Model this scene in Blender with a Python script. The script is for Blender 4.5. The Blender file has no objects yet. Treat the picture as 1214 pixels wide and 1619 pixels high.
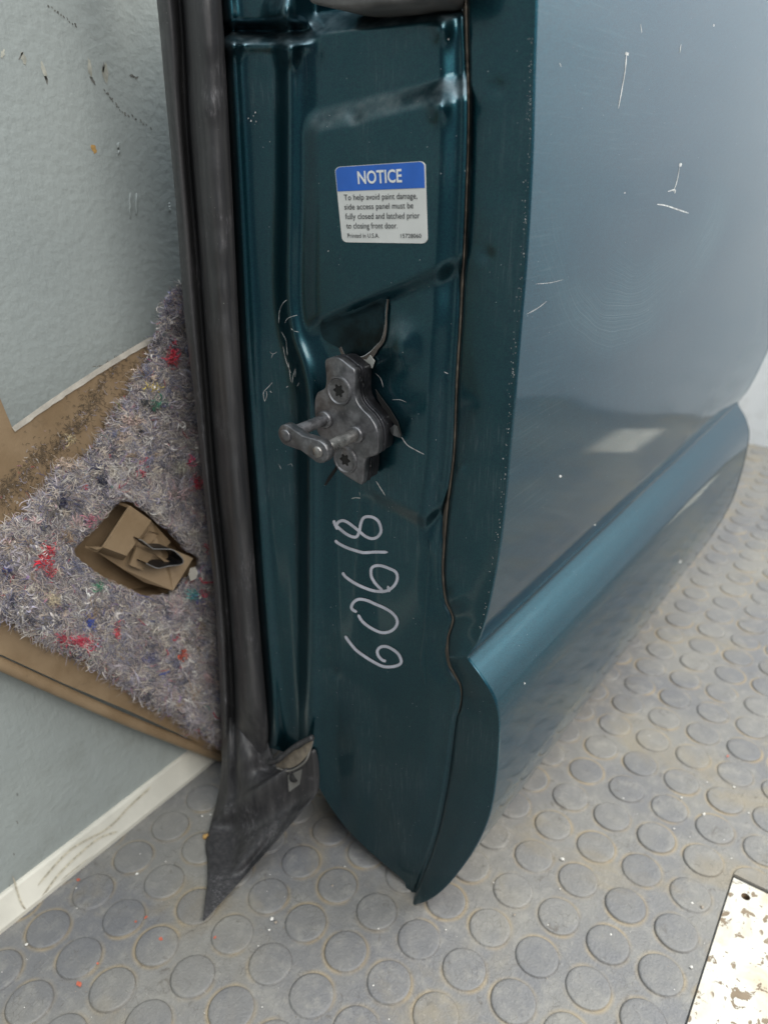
import bpy, math, random
import numpy as np
from mathutils import noise as mnoise, Vector
random.seed(7); rng = np.random.default_rng(7)
U = 0.036                                   # one stud spacing of the rubber floor, in metres
scene = bpy.context.scene
COL = scene.collection

# ------------------------------------------------------------------ camera (fitted to the floor's stud lattice)
FPX, PITCH, YAW, CH = 1160.945, 0.448506, 0.616984, 13.554
CX, CY = 607.0, 809.5
fw = np.array([-math.sin(YAW)*math.cos(PITCH), math.cos(YAW)*math.cos(PITCH), -math.sin(PITCH)])
rt = np.array([math.cos(YAW), math.sin(YAW), 0.0]); up = np.cross(rt, fw)
CAM = np.array([0, 0, CH])
cd = bpy.data.cameras.new('camera'); cam = bpy.data.objects.new('camera', cd); COL.objects.link(cam)
cam.location = (0, 0, CH*U); cam.rotation_euler = (math.pi/2-PITCH, 0, YAW)
cd.sensor_fit = 'VERTICAL'; cd.sensor_height = 36; cd.sensor_width = 36; cd.lens = FPX/1619*36
cd.clip_start = 0.01; cd.clip_end = 100
cd.dof.use_dof = True; cd.dof.aperture_fstop = 8.5
cd.dof.focus_distance = float((np.array([-6.4, 8.0, 10.2])-CAM) @ fw)*U
scene.camera = cam
scene.render.engine = 'CYCLES'
scene.cycles.max_bounces = 6; scene.cycles.diffuse_bounces = 3; scene.cycles.glossy_bounces = 3
scene.cycles.caustics_reflective = False; scene.cycles.caustics_refractive = False
scene.render.resolution_x, scene.render.resolution_y = 767, 1024

# ------------------------------------------------------------------ light
w = bpy.data.worlds.new('World'); scene.world = w; w.use_nodes = True
w.node_tree.nodes['Background'].inputs[0].default_value = (0.80, 0.90, 1.0, 1)
w.node_tree.nodes['Background'].inputs[1].default_value = 0.17
def area(name, loc, target, size, power, color):
    l = bpy.data.lights.new(name, 'AREA'); l.shape = 'RECTANGLE'; l.size, l.size_y = size
    l.energy = power; l.color = color
    o = bpy.data.objects.new(name, l); COL.objects.link(o); o.location = loc
    o.rotation_euler = (Vector(target)-Vector(loc)).to_track_quat('-Z', 'Y').to_euler()
    return o
area('front_light', (1.4, -0.3, 1.6), (-0.15, 0.45, 0.1), (1.2, 1.0), 29, (1.0, 0.965, 0.90))
area('doorway_light', (0.75, 1.05, 1.5), (0.25, 0.95, 0.0), (0.8, 0.7), 22, (1.0, 0.945, 0.84))
area('skylight', (0.0, 0.3, 2.1), (0.0, 0.3, 0.0), (2.2, 2.4), 54, (0.90, 0.97, 1.0))
vs = scene.view_settings
vs.view_transform = 'Standard'; vs.look = 'None'; vs.exposure = 0.12; vs.gamma = 1.0; vs.use_curve_mapping = False

# ------------------------------------------------------------------ helpers
def ray(px, py):
    px = np.asarray(px, float); py = np.asarray(py, float)
    return fw + ((px-CX)/FPX)[..., None]*rt - ((py-CY)/FPX)[..., None]*up
def P(px, py, axis, val):                   # photo pixel -> point on an axis plane (stud units)
    d = ray(px, py); t = (np.asarray(val, float)-CAM[axis])/d[..., axis]
    return CAM + t[..., None]*d
def curve(pts):                             # x as a function of y through traced pixels
    p = np.array(sorted(pts, key=lambda p: p[1]), float); m = len(p); a = []
    for i in range(m-1):
        q0, q1, q2, q3 = p[max(i-1, 0)], p[i], p[i+1], p[min(i+2, m-1)]; h = q2[1]-q1[1]
        m1 = (q2[0]-q0[0])/max(q2[1]-q0[1], 1e-6); m2 = (q3[0]-q1[0])/max(q3[1]-q1[1], 1e-6)
        for t in np.linspace(0, 1, 16, endpoint=False):
            a.append(((2*t**3-3*t*t+1)*q1[0]+(t**3-2*t*t+t)*h*m1+(3*t*t-2*t**3)*q2[0]+(t**3-t*t)*h*m2, q1[1]+h*t))
    a.append(tuple(p[-1])); a = np.array(a)
    return lambda y: np.interp(y, a[:, 1], a[:, 0])
def ss(a, b, x):
    t = np.clip((x-a)/(b-a), 0, 1); return t*t*(3-2*t)
ROOT = {}
def prop(o, label=None, cat=None, group=None, kind=None):
    for k, v in (('label', label), ('category', cat), ('group', group), ('kind', kind)):
        if v: o[k] = v
    return o
def empty(name, loc, label, cat, group=None):
    o = bpy.data.objects.new(name, None); COL.objects.link(o); o.location = [c*U for c in loc]
    o.empty_display_size = 0.02; ROOT[o.name] = np.array(loc, float)
    return prop(o, label, cat, group)
def origin(parent):
    return ROOT.get(parent.name, np.zeros(3)) if parent else np.zeros(3)
def mesh(name, verts, faces, mat, parent=None, smooth=True, kind=None, label=None, colors=None):
    v = (np.asarray(verts, float).reshape(-1, 3)-origin(parent))*U
    me = bpy.data.meshes.new(name)
    if isinstance(faces, np.ndarray):
        k = faces.shape[1]
        me.vertices.add(len(v)); me.vertices.foreach_set('co', v.ravel().astype(np.float32))
        me.loops.add(faces.size); me.loops.foreach_set('vertex_index', faces.ravel().astype(np.int32))
        me.polygons.add(len(faces)); me.polygons.foreach_set('loop_start', np.arange(0, faces.size, k, dtype=np.int32))
        me.update(calc_edges=True)
    else:
        me.from_pydata(v.tolist(), [], faces)
    me.validate()
    if smooth: me.polygons.foreach_set('use_smooth', [True]*len(me.polygons))
    if colors is not None:
        at = me.color_attributes.new('tint', 'FLOAT_COLOR', 'POINT')
        at.data.foreach_set('color', np.asarray(colors, np.float32).ravel())
    me.materials.append(mat)
    o = bpy.data.objects.new(name, me); COL.objects.link(o)
    if parent:
        o.parent = parent
        ROOT[o.name] = origin(parent)
    return prop(o, label=label, kind=kind)
def gridfaces(nr, nc):
    i = np.arange(nr-1)[:, None]*nc+np.arange(nc-1)[None]
    i = i.ravel(); return np.stack([i, i+1, i+nc+1, i+nc], 1)
class MB:                                   # collects shapes for one mesh
    def __init__(s): s.v = []; s.f = []
    def add(s, v, f):
        n = len(s.v); s.v += [tuple(map(float, p)) for p in v]; s.f += [tuple(n+i for i in q) for q in f]; return s
    def build(s, name, mat, parent=None, **k): return mesh(name, s.v, s.f, mat, parent, **k)
def prism(front, depth_vec):                # closed prism from a polygon and an offset
    front = np.asarray(front, float); n = len(front); back = front+np.asarray(depth_vec, float)
    v = np.vstack([front, back]); f = [tuple(range(n)), tuple(range(2*n-1, n-1, -1))]
    f += [(i, i+n, (i+1) % n+n, (i+1) % n) for i in range(n)]
    return v, f
def bevelled(front, depth_vec, inset, drop):
    """prism whose front face is drawn in by a soft chamfer"""
    front = np.asarray(front, float); n = len(front); c = front.mean(0); dv = np.asarray(depth_vec, float)
    dn = dv/np.linalg.norm(dv)
    def ins(a):
        d = c-front; L = np.linalg.norm(d, axis=1)[:, None]; return front+d/L*np.minimum(a, L*.5)
    rings = [ins(inset), ins(inset*.4)+dn*drop*.25, front+dn*drop, front+dv]
    v = np.vstack(rings); f = [tuple(range(n))]
    for k in range(3):
        f += [(k*n+i, (k+1)*n+i, (k+1)*n+(i+1) % n, k*n+(i+1) % n) for i in range(n)]
    f.append(tuple(range(4*n-1, 3*n-1, -1)))
    return v, f
def catmull(pts, n=8, closed=False):
    p = np.asarray(pts, float); out = []
    m = len(p)
    for i in range(m if closed else m-1):
        if closed: a, b, c, d = p[(i-1) % m], p[i], p[(i+1) % m], p[(i+2) % m]
        else: a, b, c, d = p[max(i-1, 0)], p[i], p[i+1], p[min(i+2, m-1)]
        for t in np.linspace(0, 1, n, endpoint=False):
            out.append(.5*((2*b)+(-a+c)*t+(2*a-5*b+4*c-d)*t*t+(-a+3*b-3*c+d)*t**3))
    if not closed: out.append(p[-1])
    return np.array(out)
def ribbon2d(pts, width, taper=True):       # pixel polyline -> left/right pixel outlines
    p = np.asarray(pts, float); t = np.gradient(p, axis=0); t /= np.linalg.norm(t, axis=1)[:, None]+1e-9
    nrm = np.stack([-t[:, 1], t[:, 0]], 1); wd = np.full(len(p), width/2.0)
    if taper: wd = wd*np.clip(np.minimum(np.arange(len(p)), np.arange(len(p))[::-1])/3.0+.35, 0, 1)
    return p+nrm*wd[:, None], p-nrm*wd[:, None]
def tube(path, r, n=12, cap=True):
    path = np.asarray(path, float); rr = np.broadcast_to(r, (len(path),)); v = []; f = []
    t = np.gradient(path, axis=0); t /= np.linalg.norm(t, axis=1)[:, None]
    ref = np.array([0, 0, 1.0]) if abs(t[0][2]) < .9 else np.array([1.0, 0, 0])
    for k, p in enumerate(path):
        a = np.cross(t[k], ref); a /= np.linalg.norm(a); b = np.cross(t[k], a)
        for j in range(n):
            g = 2*math.pi*j/n; v.append(p+rr[k]*(math.cos(g)*a+math.sin(g)*b))
    for k in range(len(path)-1):
        for j in range(n): f.append((k*n+j, k*n+(j+1) % n, (k+1)*n+(j+1) % n, (k+1)*n+j))
    if cap: f.append(tuple(range(n-1, -1, -1))); f.append(tuple(range((len(path)-1)*n, len(path)*n)))
    return v, f
def inside(poly, x, y):
    poly = np.asarray(poly, float); r = np.zeros(np.shape(x), bool); j = len(poly)-1
    for i in range(len(poly)):
        xi, yi = poly[i]; xj, yj = poly[j]
        c = ((yi > y) != (yj > y)) & (x < (xj-xi)*(y-yi)/(yj-yi+1e-12)+xi); r ^= c; j = i
    return r

# ------------------------------------------------------------------ materials
class N:
    def __init__(s, name):
        s.m = bpy.data.materials.new(name); s.m.use_nodes = True; s.t = s.m.node_tree; s.b = s.t.nodes['Principled BSDF']
        g = s.t.nodes.new('ShaderNodeNewGeometry'); s.pos = g.outputs['Position']
    def node(s, typ, **k):
        n = s.t.nodes.new(typ)
        for a, b in k.items(): setattr(n, a, b)
        return n
    def link(s, a, b): s.t.links.new(a, b)
    def put(s, sock, v):
        if hasattr(v, 'is_linked') or isinstance(v, bpy.types.NodeSocket): s.link(v, sock)
        else:
            if isinstance(v, tuple) and len(v) == 3 and sock.type == 'RGBA': v = (*v, 1)
            sock.default_value = v
    def mapping(s, scale=(1, 1, 1), rot=(0, 0, 0), loc=(0, 0, 0), src=None):
        n = s.node('ShaderNodeMapping'); s.link(src or s.pos, n.inputs[0])
        n.inputs['Scale'].default_value = scale; n.inputs['Rotation'].default_value = rot; n.inputs['Location'].default_value = loc
        return n.outputs[0]
    def noise(s, scale, detail=3, rough=.55, dist=0, vec=None, out='Fac'):
        n = s.node('ShaderNodeTexNoise'); s.link(vec or s.pos, n.inputs['Vector'])
        n.inputs['Scale'].default_value = scale; n.inputs['Detail'].default_value = detail
        n.inputs['Roughness'].default_value = rough; n.inputs['Distortion'].default_value = dist
        return n.outputs[out]
    def voro(s, scale, feature='F1', vec=None, out='Distance', rnd=1):
        n = s.node('ShaderNodeTexVoronoi', feature=feature); s.link(vec or s.pos, n.inputs['Vector'])
        n.inputs['Scale'].default_value = scale; n.inputs['Randomness'].default_value = rnd
        return n.outputs[out]
    def ramp(s, f, a, b, lo=0.0, hi=1.0, smooth=True):
        n = s.node('ShaderNodeMapRange'); n.interpolation_type = 'SMOOTHSTEP' if smooth else 'LINEAR'
        s.put(n.inputs[0], f)
        for i, v in enumerate((a, b, lo, hi)): s.put(n.inputs[1+i], v)
        return n.outputs[0]
    def math(s, op, a, b=0.0, c=0.0):
        n = s.node('ShaderNodeMath', operation=op)
        s.put(n.inputs[0], a); s.put(n.inputs[1], b); s.put(n.inputs[2], c); return n.outputs[0]
    def mix(s, f, a, b):
        n = s.node('ShaderNodeMix', data_type='RGBA')
        s.put(n.inputs[0], f); s.put(n.inputs[6], a); s.put(n.inputs[7], b); return n.outputs[2]
    def xyz(s, src=None):
        n = s.node('ShaderNodeSeparateXYZ'); s.link(src or s.pos, n.inputs[0]); return n.outputs
    def bump(s, h, strength=.3, dist=.001, normal=None):
        n = s.node('ShaderNodeBump'); s.put(n.inputs['Height'], h); n.inputs['Strength'].default_value = strength
        n.inputs['Distance'].default_value = dist
        if normal: s.link(normal, n.inputs['Normal'])
        return n.outputs[0]
    def set(s, **k):
        names = dict(color='Base Color', rough='Roughness', metal='Metallic', normal='Normal', coat='Coat Weight', coatrough='Coat Roughness', spec='Specular IOR Level', sheen='Sheen Weight', coatn='Coat Normal', alpha='Alpha')
        for a, v in k.items(): s.put(s.b.inputs[names[a]], v)
        return s.m
def simple(name, col, rough=.5, metal=0, var=.25, scale=60, bump=.1):
    n = N(name); f = n.noise(scale, 4)
    c = n.mix(n.ramp(f, .3, .7), tuple(x*(1-var) for x in col), tuple(min(1, x*(1+var)) for x in col))
    return n.set(color=c, rough=n.ramp(f, .3, .7, rough-.08, rough+.08), metal=metal, normal=n.bump(n.noise(scale*8, 2), bump, .0006))

def paint(name, jamb):
    n = N(name)
    fl = n.voro(2600, out='Color')
    sep = n.node('ShaderNodeSeparateColor'); n.link(fl, sep.inputs[0])
    if jamb: a, b = (.008, .044, .070), (.012, .074, .090)
    else: a, b = (.008, .056, .084), (.016, .094, .134)
    base = n.mix(n.ramp(sep.outputs[0], 0, 1), a, b)
    # dust film, vertical wipe marks and dusty scuffs
    st = n.noise(1, 5, .6, vec=n.mapping((900, 900, 55) if jamb else (200, 120, 260)))
    big = n.noise(14, 4, .6, .6)
    dust = n.math('MULTIPLY', n.ramp(st, .50, .80), n.ramp(big, .42, .72))
    grit = n.ramp(n.noise(1500, 2, .5), .70, .80)
    grit = n.math('MULTIPLY', grit, n.ramp(n.noise(30, 3), .45, .7))
    speck = n.ramp(n.voro(210), .055, .035)
    speck = n.math('MULTIPLY', speck, n.ramp(n.noise(40, 2), .45, .58))
    if jamb:
        d = n.math('ADD', n.math('MULTIPLY', dust, .16), n.math('MULTIPLY', grit, .22))
        d = n.math('ADD', d, n.math('MULTIPLY', speck, .8))
        d = n.math('ADD', d, n.ramp(big, .42, .78, .0, .028))
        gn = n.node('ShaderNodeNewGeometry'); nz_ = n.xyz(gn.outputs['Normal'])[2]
        d = n.math('ADD', d, n.math('MULTIPLY', n.ramp(nz_, .12, .75), n.ramp(n.noise(120, 4, .65), .3, .75, .06, .32)))  # upward faces paler: settled dust plus overhead brightness put into the colour
    else:
        # swirl haze rubbed into the clear coat, in arcs about the middle of the panel
        r = n.node('ShaderNodeVectorMath', operation='DISTANCE'); n.link(n.mapping((1, 1, 1.9)), r.inputs[0])
        r.inputs[1].default_value = (-.14, .47, .90)
        rr = n.math('ADD', r.outputs['Value'], n.math('MULTIPLY', n.noise(9, 2), .05))
        arcs = n.noise(1, 4, .65, vec=n.mapping((900, 0, 0), src=n.comb(rr)))
        win = n.math('MULTIPLY', n.ramp(rr, .07, .145), n.ramp(rr, .21, .165))
        sw = n.math('MULTIPLY', n.math('MULTIPLY', n.ramp(arcs, .42, .7), win), n.math('MULTIPLY', n.ramp(n.noise(7, 3), .3, .6), n.ramp(n.xyz()[2], .50, .43)))
        y = n.xyz()
        low = n.ramp(y[2], .27, .20)
        diag = n.noise(1, 5, .6, vec=n.mapping((300, 22, 700), rot=(.62, 0, 0)))
        dg = n.math('MULTIPLY', n.ramp(diag, .52, .75), n.math('MULTIPLY', n.ramp(y[1], .62, .32), n.ramp(big, .35, .6)))
        d = n.math('ADD', n.math('MULTIPLY', sw, .34), n.math('MULTIPLY', dg, .08))
        d = n.math('ADD', d, n.math('MULTIPLY', speck, .5))
        d = n.math('ADD', d, .012)
    d = n.math('MINIMUM', d, 1.0)
    col = n.mix(d, base, (.50, .55, .58))
    met = n.math('MULTIPLY', n.math('SUBTRACT', 1.0, d), .93 if jamb else .86)
    wav = n.bump(n.noise(22 if jamb else 9, 2), .10 if jamb else .05, .004)
    peel = n.bump(n.noise(900, 2), .05, .0004, wav)
    n.b.inputs['Coat IOR'].default_value = 1.5
    if not jamb: n.b.inputs['Specular Tint'].default_value = (.10, .34, .44, 1)
    wear = n.ramp(n.xyz()[2], .0, .12, .42, 1.0) if not jamb else 1.0
    return n.set(color=col, metal=met, spec=.5 if jamb else .0, rough=n.math('ADD', .36 if jamb else .36, n.math('MULTIPLY', d, .25)), coat=n.math('MULTIPLY', wear, n.math('SUBTRACT', .6 if jamb else 1.0, n.math('MULTIPLY', d, .5))),
                 coatrough=n.math('ADD', .12, n.math('MULTIPLY', d, .4)) if jamb else n.math('ADD', .02, n.math('MULTIPLY', d, .5)), normal=peel, coatn=peel)
def _comb(s, v):
    n = s.node('ShaderNodeCombineXYZ'); s.link(v, n.inputs[0]); return n.outputs[0]
N.comb = _comb

def rubber_floor():
    n = N('rubber_floor'); x, y, z = n.xyz()
    fx = n.math('SUBTRACT', n.math('FRACT', n.math('ADD', n.math('DIVIDE', x, U), 3.762+.5+100)), .5)
    fy = n.math('SUBTRACT', n.math('FRACT', n.math('ADD', n.math('DIVIDE', y, U), -7.871+.5+100)), .5)
    r = n.math('SQRT', n.math('ADD', n.math('MULTIPLY', fx, fx), n.math('MULTIPLY', fy, fy)))
    ring = n.math('MULTIPLY', n.ramp(r, .385, .405), n.ramp(r, .50, .41))
    patch = n.noise(7, 4, .6, .4); fine = n.noise(90, 5, .65); mic = n.noise(600, 3, .6)
    base = n.mix(n.ramp(patch, .35, .68), (.165, .167, .178), (.235, .228, .212))
    base = n.mix(n.ramp(fine, .45, .75, 0, .55), base, (.32, .31, .285))
    base = n.mix(n.ramp(mic, .55, .8, 0, .35), base, (.38, .37, .345))
    tan = n.ramp(n.noise(11, 4, .6, .8, vec=n.mapping((1, 1, 1), loc=(3, 1, 0))), .50, .70, 0, .5)
    base = n.mix(tan, base, (.27, .225, .15))
    dirt = n.math('MULTIPLY', ring, n.ramp(n.noise(26, 3), .40, .66))
    base = n.mix(n.math('MULTIPLY', dirt, .75), base, (.34, .27, .17))
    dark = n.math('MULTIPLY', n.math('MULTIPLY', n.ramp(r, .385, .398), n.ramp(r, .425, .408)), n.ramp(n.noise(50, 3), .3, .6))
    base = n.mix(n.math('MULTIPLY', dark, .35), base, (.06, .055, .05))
    stain = n.ramp(n.noise(60, 5, .7, 1.0, vec=n.mapping((1, 1, 1), loc=(7, 0, 0))),   .60, .72, 0, .6)
    base = n.mix(stain, base, (.09, .075, .06))
    scr = n.noise(1, 3, .6, vec=n.mapping((90, 1600, 1), rot=(0, 0, .5)))
    scr2 = n.noise(1, 3, .6, vec=n.mapping((1500, 70, 1), rot=(0, 0, .35)))
    sm = n.math('MULTIPLY', n.math('MAXIMUM', n.ramp(scr, .60, .74), n.ramp(scr2, .61, .74)), .42)
    base = n.mix(sm, base, (.40, .39, .37))
    dots = n.math('MULTIPLY', n.ramp(n.voro(420), .16, .09), n.ramp(n.noise(35, 3), .42, .6))
    base = n.mix(n.math('MULTIPLY', dots, .55), base, (.055, .05, .045))
    craz = n.math('MULTIPLY', n.ramp(n.voro(260, 'DISTANCE_TO_EDGE', vec=n.mapping((1, .6, 1), rot=(0, 0, .7))), .035, .012), n.ramp(n.noise(45, 4, .6, .5), .50, .62))
    base = n.mix(n.math('MULTIPLY', craz, .45), base, (.08, .072, .06))
    oi = n.node('ShaderNodeObjectInfo'); rnd = oi.outputs['Random']
    base = n.mix(n.math('MULTIPLY', n.ramp(rnd, 0, 1, -.2, .4), n.ramp(r, .40, .38)), base, (.155, .158, .168))
    bmp = n.bump(fine, .4, .0018, n.bump(mic, .6, .0008))
    return n.set(color=base, rough=n.ramp(fine, .3, .7, .42, .62), spec=.45, normal=bmp)

def wall_paint(name, a, b, warm=None):
    n = N(name); x, y, z = n.xyz()
    st = n.noise(1, 4, .6, vec=n.mapping((400, 330, 20)))
    peel = n.noise(170, 3, .55); big = n.noise(5, 3, .6)
    c = n.mix(n.ramp(big, .3, .7), a, b)
    c = n.mix(n.ramp(st, .5, .8, 0, .10), c, tuple(v*.72 for v in a))
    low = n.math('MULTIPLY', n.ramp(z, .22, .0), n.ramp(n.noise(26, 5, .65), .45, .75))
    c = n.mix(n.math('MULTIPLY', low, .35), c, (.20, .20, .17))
    sp = n.math('MULTIPLY', n.ramp(n.voro(85, vec=n.mapping((1, 1, .45))), .10, .06), n.ramp(n.noise(22, 2), .58, .66))
    c = n.mix(n.math('MULTIPLY', sp, .6), c, (.10, .10, .09))
    h = n.math('ADD', n.math('MULTIPLY', peel, 1.0), n.math('MULTIPLY', st, .45))
    return n.set(color=c, rough=n.ramp(big, .3, .7, .38, .5), spec=.4, normal=n.bump(h, .36, .0020))

def rubber_seal():
    n = N('black_rubber')
    st = n.noise(1, 4, .6, vec=n.mapping((260, 260, 12))); big = n.noise(28, 5, .65, .5); mic = n.noise(500, 3)
    c = n.mix(n.ramp(st, .35, .75), (.030, .030, .033), (.066, .064, .066))
    sc = n.math('MULTIPLY', n.ramp(big, .50, .72), n.ramp(n.noise(1, 4, .7, vec=n.mapping((700, 700, 190), rot=(0, .7, 0))), .46, .68))
    c = n.mix(n.math('MULTIPLY', sc, .55), c, (.26, .25, .27))
    sp = n.math('MULTIPLY', n.ramp(n.voro(260), .07, .04), n.ramp(n.noise(60, 2), .5, .6))
    c = n.mix(n.math('MULTIPLY', sp, .8), c, (.45, .44, .42))
    return n.set(color=c, rough=n.ramp(big, .3, .7, .42, .62), normal=n.bump(mic, .2, .0006, n.bump(st, .12, .001)))
def steel(name, col, rough=.42, rust=.25):
    n = N(name); f = n.noise(120, 5, .65); g = n.noise(45, 4, .6, .6)
    c = n.mix(n.ramp(f, .35, .7), tuple(v*.65 for v in col), tuple(min(1, v*1.5) for v in col))
    c = n.mix(n.ramp(g, .60, .72, 0, rust), c, (.17, .095, .045))
    sc = n.ramp(n.noise(1, 3, .6, vec=n.mapping((900, 200, 260), rot=(.4, .3, .2))), .62, .75, 0, .4)
    c = n.mix(sc, c, (.42, .42, .43))
    return n.set(color=c, metal=.75, rough=n.ramp(f, .3, .7, rough-.1, rough+.12), normal=n.bump(n.noise(300, 3), .25, .0005))
def chipped_white():
    n = N('chipped_white_paint'); g = n.noise(75, 5, .62, .5); h = n.noise(210, 4, .65, .4); v = n.voro(120, vec=n.mapping((1, .55, 1), rot=(0, 0, .5)))
    sp = n.math('MULTIPLY', n.ramp(v, .20, .14), n.ramp(n.noise(55, 2), .42, .52))
    m = n.math('MAXIMUM', n.math('MAXIMUM', n.ramp(g, .575, .595), n.ramp(h, .645, .665)), sp)
    y = n.noise(30, 4, .6, .5)
    wht = n.mix(n.ramp(y, .45, .72), (.62, .61, .56), (.55, .48, .36))
    wht = n.mix(n.ramp(n.noise(400, 3), .6, .75, 0, .4), wht, (.45, .40, .32))
    brn = n.mix(n.noise(150, 3), (.16, .115, .075), (.30, .24, .17))
    return n.set(color=n.mix(m, wht, brn), rough=n.ramp(m, 0, 1, .4, .7), normal=n.bump(n.math('SUBTRACT', 1.0, m), .5, .0012))
def tinted(name, rough=.85, sheen=.3):
    n = N(name); a = n.node('ShaderNodeAttribute', attribute_name='tint')
    return n.set(color=a.outputs['Color'], rough=rough, spec=.2, sheen=sheen)
def tan_board():
    n = N('tan_plastic'); f = n.noise(30, 4, .6); m = n.noise(500, 3)
    c = n.mix(n.ramp(f, .3, .7), (.255, .175, .100), (.335, .240, .148))
    c = n.mix(n.ramp(n.noise(90, 5, .7), .58, .75, 0, .35), c, (.12, .085, .055))
    return n.set(color=c, rough=.55, normal=n.bump(m, .25, .0006))

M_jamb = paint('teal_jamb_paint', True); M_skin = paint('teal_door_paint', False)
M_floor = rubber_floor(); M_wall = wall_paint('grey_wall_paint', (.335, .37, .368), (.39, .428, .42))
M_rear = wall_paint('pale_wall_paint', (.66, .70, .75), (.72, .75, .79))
M_seal = rubber_seal(); M_plate = chipped_white()
M_base = simple('cream_trim_paint', (.66, .64, .57), .42, 0, .10, 25)
M_striker = steel('worn_black_steel', (.165, .165, .175), .40, .2)
M_pin = steel('rubbed_steel', (.30, .29, .28), .33, .75)
M_dark = simple('dark_gap', (.012, .012, .012), .8)
M_sealer = simple('cracked_seam_sealer', (.12, .10, .08), .75, 0, .5, 90)
M_white = simple('sticker_white', (.66, .67, .66), .38, 0, .04, 60, .02)
M_blue = simple('sticker_blue', (.022, .13, .55), .36, 0, .08, 60, .02)
M_ink = simple('black_ink', (.03, .03, .035), .5, 0, .1)
M_wink = simple('white_ink', (.78, .80, .80), .45, 0, .05)
M_marker = simple('silver_grey_marker', (.50, .52, .60), .42, .15, .12, 150)
M_scratch = simple('bare_scratch', (.42, .44, .45), .6, 0, .5, 300)
M_tan = tan_board()
M_cutedge = simple('pale_cut_edge', (.66, .62, .55), .7, 0, .15, 90, .5)
M_fibre = tinted('shoddy_fibre')
M_clip = simple('black_spring_steel', (.030, .030, .032), .38, .5, .3, 90)
M_clipedge = simple('bright_clip_edge', (.50, .50, .50), .35, .6, .2, 90)
M_foam = simple('tan_foam', (.22, .185, .145), .9, 0, .3, 120, .5)
M_chip = simple('exposed_plaster', (.46, .46, .40), .8, 0, .3, 120)
M_mark = simple('dark_scuff', (.19, .19, .175), .7, 0, .4, 200)
M_ochre = simple('ochre_speck', (.45, .27, .09), .7, 0, .3, 200)
M_red = simple('orange_red_paint_drop', (.50, .13, .08), .5, 0, .2, 200)
M_fleck = simple('white_fleck', (.78, .76, .72), .7, 0, .1, 200)
M_primer = simple('bare_primer_edge', (.28, .24, .20), .65, 0, .5, 140, .4)
M_grey = simple('weathered_grey_plastic', (.12, .12, .12), .55, 0, .25, 90)

# ================================================================== SETTING
XW, YR = -11.75, 40.9
X1, Y0 = 34.0, -26.0
H1 = (-.165, 3.35, 8.15, 12.87); H2 = (1.2, 4.6, 33.4, 37.7)          # cut-outs for the two plates
def floor():
    xs = sorted({XW-.5, X1, H1[0], H1[1], H2[0], H2[1]}); ys = sorted({Y0, YR+.5, H1[2], H1[3], H2[2], H2[3]})
    mb = MB()
    for a, b in zip(xs, xs[1:]):
        for c, d in zip(ys, ys[1:]):
            mx, my = (a+b)/2, (c+d)/2
            if any(h[0] < mx < h[1] and h[2] < my < h[3] for h in (H1, H2)): continue
            mb.add([(a, c, 0), (b, c, 0), (b, d, 0), (a, d, 0)], [(0, 1, 2, 3)])
    for h in (H1, H2):
        q = [(h[0], h[2]), (h[1], h[2]), (h[1], h[3]), (h[0], h[3])]
        for i in range(4):
            a, b = q[i], q[(i+1) % 4]
            mb.add([(*a, 0), (*a, -.16), (*b, -.16), (*b, 0)], [(0, 1, 2, 3)])
        mb.add([(*p, -.16) for p in q], [(0, 1, 2, 3)])
    o = mb.build('floor', M_floor, smooth=False); prop(o, 'grey rubber stud floor, dirty with tan grime and small debris', kind='structure')
    return o
floor_o = floor()
def studmesh(cut=False):
    n = 32; R = .398; prof = [(R+.012, 0), (R+.002, .010), (R-.006, .024), (R-.018, .033), (R-.045, .037), (R*.6, .035)]
    v = []; f = []
    for r, z in prof:
        for k in range(n):
            g = 2*math.pi*k/n; y = r*math.sin(g)
            if cut: y = max(y, .012)
            v.append((r*math.cos(g), y, z))
    for a in range(len(prof)-1):
        for k in range(n): f.append((a*n+k, a*n+(k+1) % n, (a+1)*n+(k+1) % n, (a+1)*n+k))
    f.append(tuple(range((len(prof)-1)*n, len(prof)*n)))
    return v, f
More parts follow.
